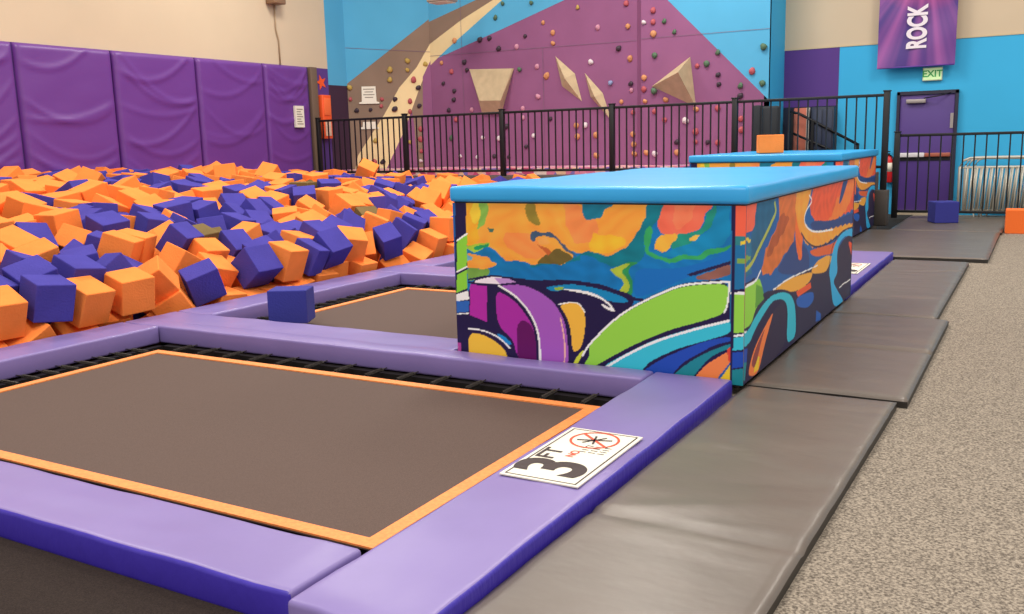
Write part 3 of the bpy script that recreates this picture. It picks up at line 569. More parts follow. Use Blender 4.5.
# ---------------- painted blocks ----------------
ART = [[["p","0b6fae",1,[-3250,1150,-1460,1160,-1450,420,-3270,460]],["p","067282",1,[-2020,1150,-1710,1150,-1910,960,-2020,830,-1990,730,-2100,670,-2280,680,-2350,730,-2440,740,-2420,690,-2560,670,-2750,640,-2760,670,-2490,700,-2440,730]],["p","0a7d96",1,[-3230,730,-3050,720,-2940,650,-2830,610,-2940,620,-3070,620,-3220,720]],["p","f29c3c",1,[-3240,1150,-3250,760,-3130,750,-3040,770,-2990,710,-2920,670,-2800,670,-2650,660,-2510,680,-2460,720,-2500,770,-2440,750,-2280,750,-2280,740,-2180,750,-2130,780,-2080,820,-2030,920,-1970,1090,-1900,1150]],["p","f3a52c",1,[-3240,1150,-3040,1140,-3080,950,-3150,860,-3140,800,-3200,770,-3250,770]],["p","f08a45",1,[-2970,860,-2820,880,-2680,810,-2640,740,-2700,690,-2820,710,-2930,760]],["p","f5a040",1,[-2800,1120,-2670,1080,-2550,900,-2490,840,-2550,950,-2600,1130]],["p","ee8a4a",1,[-2540,1130,-2280,940,-2300,830,-2420,790,-2500,880]],["p","f2b02e",1,[-2350,890,-2210,860,-2090,850,-2150,780,-2280,750,-2350,750]],["p","10748f",1,[-2440,1130,-2380,970,-2310,960,-2290,960,-2190,1080,-2120,1120,-2210,1130,-2280,1100,-2340,1100,-2350,1120]],["p","f09a55",1,[-2350,1130,-2260,1130,-2300,1110,-2350,1090]],["p","6a5a2a",1,[-2650,740,-2590,770,-2500,740,-2460,700,-2610,660,-2730,660]],["p","8c7a2e",1,[-2790,1100,-2740,1090,-2680,920,-2720,910,-2780,950]],["p","3d5570",1,[-2750,880,-2600,880,-2560,810,-2500,790,-2440,720,-2490,740,-2560,790,-2610,850,-2710,860,-2720,800,-2760,820]],["p","e8a050",1,[-2700,840,-2630,850,-2620,800,-2690,800]],["p","b85a2c",1,[-2720,800,-2650,780,-2620,750,-2640,720,-2660,740]],["p","7fb04a",1,[-3120,1110,-3070,1090,-3070,920,-3150,860,-3130,930,-3180,1090]],["p","e8c33a",1,[-3160,1100,-3120,1080,-3140,920,-3200,930,-3200,970]],["p","3a6a5a",1,[-3080,900,-3030,890,-3040,870,-3070,870]],["p","9fc23a",1,[-3250,780,-3140,770,-3050,810,-3060,760,-3130,730,-3250,740]],["p","18915a",1,[-3200,760,-3100,770,-3050,800,-3070,750,-3150,740]],["p","0c6fa8",1,[-3240,730,-3060,740,-2980,670,-2830,640,-2800,610,-2980,600,-3100,700]],["p","ef9a3d",1,[-3250,720,-3120,710,-3050,660,-2990,640,-3040,610,-3170,620,-3250,600]],["p","6aa8c0",1,[-3240,700,-3190,690,-3190,660,-3230,650]],["p","6f9c44",1,[-3250,610,-3110,620,-3050,600,-3070,560,-3240,520]],["p","2f9a5a",1,[-1970,930,-2010,830,-2000,760,-1930,720,-1850,710,-1700,730,-1600,760,-1470,820,-1470,840,-1610,790,-1710,760,-1860,740,-1920,750,-1970,770,-1980,820,-1940,910]],["p","0a7fae",1,[-1930,780,-1830,770,-1750,850,-1610,900,-1550,1130,-1490,1140,-1490,850,-1610,790,-1750,750,-1870,750,-1930,760]],["p","1c8a78",1,[-1810,880,-1750,890,-1660,920,-1580,1100,-1570,970,-1640,900,-1750,830,-1810,780,-1830,800]],["p","ee6a50",1,[-1880,1140,-1580,1140,-1590,1090,-1670,920,-1750,890,-1810,870,-1870,890,-1910,890,-1910,960]],["p","f07a55",1,[-1830,1100,-1710,1110,-1670,1080,-1750,920,-1810,900]],["p","f0a83c",1,[-1920,890,-1800,880,-1820,830,-1840,790,-1880,780,-1930,790,-1940,810]],["p","f2b04a",1,[-1740,860,-1700,880,-1660,890,-1670,860,-1720,850]],["p","2a8a50",1,[-2150,680,-2040,710,-2040,690,-2100,650,-2080,560,-2070,490,-2130,490,-2120,580,-2160,640]],["p","a3b53a",1,[-2220,650,-2150,680,-2070,690,-2140,650,-2110,590,-2100,520,-2130,470,-2210,460,-2150,520,-2140,570,-2180,620]],["p","1068b4",0,[-2050,670,-1810,670,-1610,730,-1480,810,-1480,730,-1710,640,-1910,530,-2060,470,-2070,560]],["p","8a5a50",1,[-1710,610,-1610,670,-1550,690,-1470,720,-1470,640,-1600,620]],["p","221a44",0,[-1750,640,-1610,690,-1470,740,-1470,720,-1610,670,-1710,630]],["p","1d1340",0,[-3240,520,-3060,570,-2850,560,-2730,550,-2490,570,-2290,550,-2280,550,-2180,520,-2060,490,-2080,410,-2240,290,-2370,150,-2500,-130,-3280,-220,-3260,70]],["p","0d7fb4",0,[-2680,510,-2420,550,-2240,520,-2100,460,-2110,440,-2220,440,-2350,480,-2510,510,-2600,480]],["p","8fb03c",0,[-2600,510,-2530,520,-2540,500,-2590,490]],["l","1d1340",0.02,[-2880,530,-2640,550,-2420,550,-2240,520,-2080,470,-1990,460]],["p","f2eee6",0,[-2560,510,-2350,500,-2230,440,-2180,370,-2250,390,-2290,430,-2200,390,-2270,450,-2370,480,-2530,500]],["p","e8dcf0",0,[-3200,520,-3060,560,-2940,560,-2870,530,-3030,500,-3140,500]],["p","b48ac8",0,[-3030,550,-2940,560,-2870,530,-2990,510]],["l","1d1340",0.012,[-3230,530,-3060,570,-2850,550,-2820,530]],["l","1d1340",0.012,[-3230,510,-3030,500,-2820,530]],["p","a8279c",0,[-3220,500,-3090,490,-3100,240,-3230,280]],["p","a0289a",0,[-3030,470,-2930,430,-2820,350,-2750,250,-2730,130,-2720,20,-2750,-50,-2890,30,-2900,130,-3020,220]],["p","5c0a58",0,[-2880,230,-2830,280,-2770,250,-2730,150,-2730,-40,-2870,-60]],["p","1d1340",0,[-3060,210,-2890,110,-2880,-60,-2970,-70,-3060,160]],["p","0f7fc0",0,[-3030,170,-2970,150,-2910,100,-2940,90,-3010,130]],["p","9b54b4",0,[-3000,500,-2840,520,-2710,480,-2600,410,-2530,290,-2510,150,-2510,-40,-2710,-60,-2710,130,-2750,280,-2830,390,-2930,470]],["l","f0b0a0",0.01,[-2560,310,-2540,210,-2530,100,-2540,-30]],["l","f2eee6",0.014,[-3000,500,-2880,440,-2790,350,-2730,240,-2710,130,-2710,-40]],["l","1d1340",0.012,[-3040,490,-2900,430,-2820,340,-2750,240,-2730,130,-2730,-40]],["l","1d1340",0.012,[-2970,510,-2840,530,-2700,490,-2580,410,-2520,290,-2500,150,-2500,-40]],["p","f2b83c",0,[-3250,150,-3140,150,-3040,110,-2960,50,-2940,-70,-3260,-100]],["l","1d1340",0.014,[-3250,160,-3140,160,-3020,120,-2950,50,-2920,-20]],["l","f2eee6",0.011,[-3250,180,-3130,180,-3010,140,-2930,70]],["p","f0b040",0,[-2570,400,-2440,430,-2390,360,-2390,240,-2420,110,-2480,80,-2490,250,-2520,330]],["l","f2eee6",0.008,[-2570,400,-2440,430,-2390,360]],["l","1d1340",0.01,[-2580,390,-2520,320,-2500,230,-2490,70]],["p","1d1340",0,[-2430,70,-2280,260,-2190,340,-2100,410,-2000,470,-1890,530,-1780,580,-1680,600,-1470,630,-1460,-50,-2610,-180,-2480,0]],["p","35b8cc",0,[-2290,0,-2120,110,-1950,210,-1780,280,-1620,340,-1470,380,-1470,300,-1620,240,-1780,180,-1890,120,-1970,70,-2040,-20,-2260,-140]],["p","1d47a8",0,[-2020,0,-1890,100,-1780,160,-1620,240,-1470,280,-1470,250,-1570,220,-1670,150,-1760,90,-1830,0,-1850,-90,-2100,-120]],["p","1a7f8c",0,[-1820,0,-1740,80,-1630,160,-1470,240,-1470,210,-1570,160,-1630,100,-1700,0,-1740,-80,-1870,-90]],["p","ef7f45",0,[-1690,0,-1620,90,-1540,150,-1470,200,-1470,130,-1520,60,-1560,0,-1580,-60,-1710,-80]],["p","f2c02e",0,[-1550,-10,-1510,50,-1470,120,-1460,-50,-1560,-60]],["p","8ecb46",0,[-2420,-30,-2360,80,-2290,150,-2360,100,-2370,130,-2280,230,-2190,320,-2100,390,-2000,450,-1890,510,-1780,560,-1680,580,-1490,600,-1500,480,-1520,410,-1670,350,-1840,290,-2000,210,-2140,130,-2310,10,-2320,-50]],["p","8ecb46",0,[-2410,-110,-2360,10,-2370,120,-2320,190,-2240,250,-2290,20]],["p","c8d040",0,[-2480,0,-2450,60,-2390,120,-2420,60,-2450,0]],["l","f2eee6",0.013,[-2410,70,-2370,140,-2280,240,-2190,330,-2100,400,-2000,460,-1890,520,-1780,570,-1680,590,-1480,610]],["l","f2eee6",0.01,[-1490,610,-1500,460,-1520,420]],["l","f2eee6",0.015,[-2260,0,-2120,100,-1950,200,-1780,270,-1620,330,-1470,380]],["l","1d1340",0.016,[-2320,0,-2140,120,-2000,200,-1840,280,-1670,340,-1530,400,-1480,430]],["p","d04030",0,[-1500,190,-1470,230,-1480,120,-1490,130]],["p","1d1340",0,[-3310,1150,-3230,1150,-3250,-100,-3360,-110]],["p","84c83c",0,[-3310,800,-3230,840,-3240,620,-3320,580]],["p","84c83c",0,[-3320,560,-3240,600,-3240,470,-3330,430]],["l","f2eee6",0.012,[-3310,800,-3230,850]],["l","f2eee6",0.01,[-3320,580,-3240,620]],["p","f2eee6",0,[-3330,420,-3240,450,-3230,390,-3330,370]],["p","2a60b0",0,[-3330,370,-3230,380,-3240,300,-3330,290]],["l","f2eee6",0.008,[-3330,280,-3240,290]],["p","a8408c",0,[-3340,70,-3310,70,-3310,-10,-3350,-20]],["l","b8b0b0",0.008,[-1480,610,-1480,360]],["p","1a6a9c",0,[-1480,1170,-1230,1170,-1220,660,-1460,500,-1270,-230,-1460,-260,-1490,490]],["p","ee5f45",0,[-1470,1170,-1230,1170,-1230,890,-1460,880]],["p","2a7a80",0,[-1460,880,-1230,890,-1230,840,-1460,830]],["p","e0c43a",0,[-1430,850,-1370,870,-1380,850,-1430,830]],["p","7aa04a",0,[-1450,750,-1220,760,-1220,740,-1450,720]],["p","1d1340",0,[-1480,560,-1290,590,-1270,-230,-1470,-260]],["p","8ecb46",0,[-1470,540,-1290,560,-1280,320,-1470,300]],["l","f2eee6",0.016,[-1480,540,-1290,550]],["p","35b8cc",0,[-1470,270,-1280,310,-1280,230,-1470,190]],["l","f2eee6",0.013,[-1470,280,-1280,320]],["p","1d47a8",0,[-1470,180,-1280,210,-1280,130,-1470,80]],["p","1a7f8c",0,[-1470,70,-1280,120,-1270,-230,-1460,-260]],["p","1d1340",0,[-1490,1180,-1460,1180,-1460,630,-1470,-200,-1480,-200,-1480,800]]],[["p","15589c",0,[4710,1210,8940,1220,9200,80,6430,250,4470,-10]],["p","2a2545",0,[5030,480,5590,460,6810,470,9050,380,9240,-390,5070,-160,4650,-40]],["p","1f6a90",1,[4820,900,5140,880,5170,630,4840,680]],["p","1a5a80",1,[5240,1140,5660,1130,5680,930,5560,860,5350,770,5150,680,5140,880,5230,960]],["p","ee5f45",1,[4820,1160,5250,1140,5230,960,5140,890,4820,900]],["p","e0c43a",1,[4920,870,5140,860,5110,840,4920,850]],["p","7aa04a",1,[4870,770,5150,750,5150,720,4870,740]],["l","a8b050",0.03,[5660,1030,5700,970,5600,920,5510,870,5300,770,5150,690,4910,670]],["p","cc6a30",1,[5730,1140,6210,1140,6240,740,5970,670,5770,610,5630,570,5360,610,5420,690,5500,770,5680,850,5790,930]],["p","a85028",1,[5790,960,6100,900,5850,800,5620,710,5480,680,5520,760,5700,850]],["p","26407a",0,[6240,750,6670,600,6690,420,5680,560,5970,660]],["p","e2552c",1,[6610,1120,7210,1130,7750,1130,8710,1130,8810,810,8240,770,7180,760,6830,800,6620,900,6740,1080]],["p","f07a30",1,[7600,940,7930,970,8190,1100,8470,1090,8140,810,7640,740,7260,750,7540,850]],["p","26407a",0,[7680,870,7820,890,8180,1140,8040,1140,7880,1090]],["p","26407a",0,[6640,810,6900,810,7250,770,7800,750,8520,750,8450,650,7650,670,7050,710,6770,740]],["p","e86a2c",1,[6200,930,6390,880,6440,720,6440,560,6340,570,6240,670]],["p","f29a35",1,[6210,1120,6610,1130,6710,1080,6530,920,6460,850,6570,780,6840,720,7490,690,8350,660,8550,620,8040,620,7660,610,7280,590,6860,600,6530,670,6310,790,6210,930]],["l","f2eee6",0.014,[6610,1020,6730,970,6530,920,6460,850,6570,780,6840,720,7490,680]],["l","1d1340",0.014,[6400,760,6560,680,6860,600,7280,580,7710,600,8040,620]],["p","d8602e",0,[6670,600,6930,590,7510,560,7840,580,7680,540,7530,470,7220,500,6940,520,6740,560]],["p","f2a43c",0,[5620,450,6030,480,6600,440,6810,420,6750,370,6610,350,6280,350,5920,410]],["p","f2a43c",0,[6690,420,6940,490,7300,490,7530,450,7390,390,7250,350]],["p","e2552c",0,[6290,350,6740,350,6770,300,6350,300]],["p","1f5ab0",0,[6290,310,6840,270,6880,190,6670,160,6330,230]],["p","1f5ab0",0,[6970,90,7140,30,7140,-20,6960,0]],["l","f2eee6",0.01,[5640,460,6030,480,6600,460,6960,450]],["p","8ecb46",0,[4780,590,5020,580,5280,580,5340,590,5410,520,5470,440,5280,420,5170,310,4810,360]],["p","5a9a3a",0,[5270,560,5410,520,5470,440,5260,410]],["l","f2eee6",0.016,[4780,580,5020,580,5270,580,5320,610,5360,630]],["l","1d1340",0.014,[4780,600,5020,590,5240,600]],["p","1d1340",0,[4770,370,5170,300,5500,410,5390,490,5860,440,6160,370,6350,240,6370,-50,4770,-50]],["p","30b4cc",0,[4770,340,5110,290,5240,350,5450,410,5650,430,5920,410,6150,350,6280,250,6330,10,6050,10,6070,230,6020,320,5870,370,5650,390,5460,340,5270,280,5130,200,4770,250]],["l","f2eee6",0.012,[4790,340,5080,300]],["p","1d47a8",0,[4770,250,5110,190,5100,110,4780,150]],["p","1a7f8c",0,[4780,140,5100,110,5070,0,4780,50]],["p","2a2040",0,[5170,-30,5230,90,5510,240,5710,320,5930,350,6050,260,6060,20,5530,-40,5240,-50]],["p","e87a40",0,[5120,20,5250,160,5510,260,5700,320,5590,220,5490,130,5370,-10,5260,-20]],["p","f2c02e",0,[5280,100,5380,80,5360,0,5260,0]],["p","8a4040",0,[5190,70,5300,160,5510,250,5420,180,5280,20]],["p","2a2040",0,[7640,300,7690,480,8010,560,8470,550,8710,450,8780,140,7510,0,8370,-60]],["p","e0502c",0,[8150,520,8490,440,8690,350,8740,150,8550,170,8370,350]],["p","f2c02e",0,[8410,220,8660,190,8730,-50,8500,-20]],["p","2fa8dc",0,[7400,330,7470,440,7590,550,7910,620,8360,610,8690,540,8710,450,8280,550,7960,570,7730,520,7700,410,7760,280,7570,230,7750,130,8030,0,8030,-30,7620,-10,7470,250]],["l","f2eee6",0.012,[7860,130,8030,140,8280,130,8430,140]],["l","1d1340",0.012,[7360,330,7420,450,7540,570,7880,630,8360,620,8680,570]]]]
def raster(shapes, u0, u1, v0, v1, res):
    nu = int((u1 - u0) / res) + 1; nv = int((v1 - v0) / res) + 1
    U, V = np.meshgrid(np.linspace(u0, u1, nu), np.linspace(v0, v1, nv)); img = np.zeros((nv, nu, 3)); img[:] = lin('15589c')
    WU = U + .009 * np.sin(V * 37 + 3 * np.sin(U * 11)) + .003 * np.sin(U * 71 + V * 53)
    WV = V + .008 * np.sin(U * 33 + 2 * np.sin(V * 17)) + .003 * np.sin(U * 61 - V * 77)
    shade = np.sin(WU * 23 + 5 * np.sin(WV * 9)) * np.sin(WV * 31 + 4 * np.sin(WU * 7))
    for kind, col, w_, q in shapes:
        P_ = np.array(q, float).reshape(-1, 2) / 1000; c = np.array(lin(col))
        if kind == 'p':
            if len(P_) > 4 and True:
                for _ in range(2):
                    Q = np.roll(P_, -1, 0); dd = np.hypot(*(Q - P_).T)[:, None]
                    P_ = np.stack([P_ * .78 + Q * .22, P_ * .22 + Q * .78], 1).reshape(-1, 2)
            X_, Y_ = (WU, WV) if w_ else (U, V)
            ins = np.zeros(U.shape, bool)
            for (xa, ya), (xb, yb) in zip(P_, np.roll(P_, -1, 0)):
                if ya == yb: continue
                ins ^= ((ya > Y_) != (yb > Y_)) & (X_ < (xb - xa) * (Y_ - ya) / (yb - ya) + xa)
            if w_: img[ins] = (c[None, :] * (1 + .13 * shade[ins][:, None]))
            else: img[ins] = c
        else:
            for _ in range(2):
                if len(P_) > 2:
                    Q = np.stack([P_[:-1] * .75 + P_[1:] * .25, P_[:-1] * .25 + P_[1:] * .75], 1).reshape(-1, 2); P_ = np.vstack([P_[:1], Q, P_[-1:]])
            dm = np.full(U.shape, 9.)
            for a, b_ in zip(P_[:-1], P_[1:]):
                ab = b_ - a; L2 = max(1e-9, ab @ ab); tt = np.clip(((U - a[0]) * ab[0] + (V - a[1]) * ab[1]) / L2, 0, 1)
                dm = np.minimum(dm, np.hypot(U - a[0] - tt * ab[0], V - a[1] - tt * ab[1]))
            img[dm < w_ / 2] = c
    return np.minimum(img * 1.2, .95)
M_art = bpy.data.materials.new('printed_vinyl'); M_art.use_nodes = True; nt = M_art.node_tree; b = nt.nodes['Principled BSDF']
at = nt.nodes.new('ShaderNodeAttribute'); at.attribute_name = 'paint'; nt.links.new(at.outputs['Color'], b.inputs['Base Color']); b.inputs['Roughness'].default_value = .45; b.inputs['Specular IOR Level'].default_value = .3
FR_IMG = raster(ART[0], -3.335, -1.405, -.02, 1.06, .006); SD_IMG = raster(ART[1], 5.04, 8.36, -.02, 1.06, .006)
def panel(img, o0, ux, n, W, H, parent, th=.012):
    """printed panel: grid of coloured vertices, o0 lower-left corner, ux along, n outward"""
    nv, nu, _ = img.shape; o0 = Vector(o0); ux = Vector(ux); n = Vector(n)
    uu, vv = np.meshgrid(np.linspace(0, W, nu), np.linspace(0, H, nv)); N = nu * nv
    P_ = np.array(o0)[None] + uu.reshape(-1, 1) * np.array(ux)[None] + vv.reshape(-1, 1) * np.array((0, 0, 1.))[None] + np.array(n)[None] * th
    back = np.array([o0 + ux * a + Vector((0, 0, c_)) for a, c_ in ((0, 0), (W, 0), (W, H), (0, H))])
    verts = np.vstack([P_, back]); i, j = np.meshgrid(np.arange(nu - 1), np.arange(nv - 1)); k = (j * nu + i).ravel()
    fs = np.stack([k, k + 1, k + nu + 1, k + nu], 1).tolist()
    c0, c1, c2, c3 = 0, nu - 1, N - 1, N - nu
    fs += [[N, N + 1, c1, c0], [N + 1, N + 2, c2, c1], [N + 2, N + 3, c3, c2], [N + 3, N, c0, c3], [N + 3, N + 2, N + 1, N]]
    me = bpy.data.meshes.new('printed_panel'); me.from_pydata(verts.tolist(), [], fs); me.materials.append(M_art)
    ca = me.color_attributes.new('paint', 'FLOAT_COLOR', 'POINT')
    col = np.ones((N + 4, 4), np.float32); col[:N, :3] = img.reshape(-1, 3); col[N:, :3] = lin('1d1340'); ca.data.foreach_set('color', col.ravel())
    o_ = bpy.data.objects.new('printed_panel', me); C.objects.link(o_); o_.parent = parent; return o_
def block(x0, x1, y0, y1, ztop, label):
    t = thing('vault_block', label, 'vault block', ((x0 + x1) / 2, (y0 + y1) / 2, 0)); ox, oy = (x0 + x1) / 2, (y0 + y1) / 2
    W, D = x1 - x0, y1 - y0; zc = ztop - .10
    m = MB(); m.box(-W / 2 + .03, W / 2 - .03, -D / 2 + .03, D / 2 - .03, 0, zc - .002, M_navy); m.build('core', t)
    panel(FR_IMG, (-W / 2, -D / 2 + .014, .012), (1, 0, 0), (0, -1, 0), W, zc - .02, t)
    panel(SD_IMG, (W / 2 - .014, -D / 2 + .02, .012), (0, 1, 0), (1, 0, 0), D - .04, zc - .02, t)
    panel(FR_IMG[::2, ::-2], (W / 2, D / 2 - .014, .012), (-1, 0, 0), (0, 1, 0), W - .02, zc - .02, t)
    panel(SD_IMG[::2, ::-2], (-W / 2 + .014, D / 2 - .02, .012), (0, -1, 0), (-1, 0, 0), D - .04, zc - .02, t)
    m = MB(); m.box(-W / 2 - .012, W / 2 + .02, -D / 2 - .02, D / 2 + .06, zc, ztop, M_cap, bev=.022, seg=3)
    bmesh.ops.subdivide_edges(m.bm, edges=[e for e in m.bm.edges if e.calc_length() > .3], cuts=24, use_grid_fill=True)
    for v in m.bm.verts:
        if v.co.z > ztop - .01: v.co.z += .007 * noise.noise(Vector((v.co.x * 2.3, v.co.y * 2.3, ox)))
    m.build('cap', t)
    m = MB(); m.box(-W / 2 + .01, W / 2 - .01, -D / 2 + .01, D / 2 - .01, zc - .016, zc, M_black); m.build('cap_seam', t)
    return t
block(-3.335, -1.405, 5.04, 8.42, 1.14, 'front vault block, blue padded top over swirling painted sides')
block(-4.22, -2.235, 12.30, 15.2, 1.18, 'far vault block, blue padded top, half hidden behind the front one')

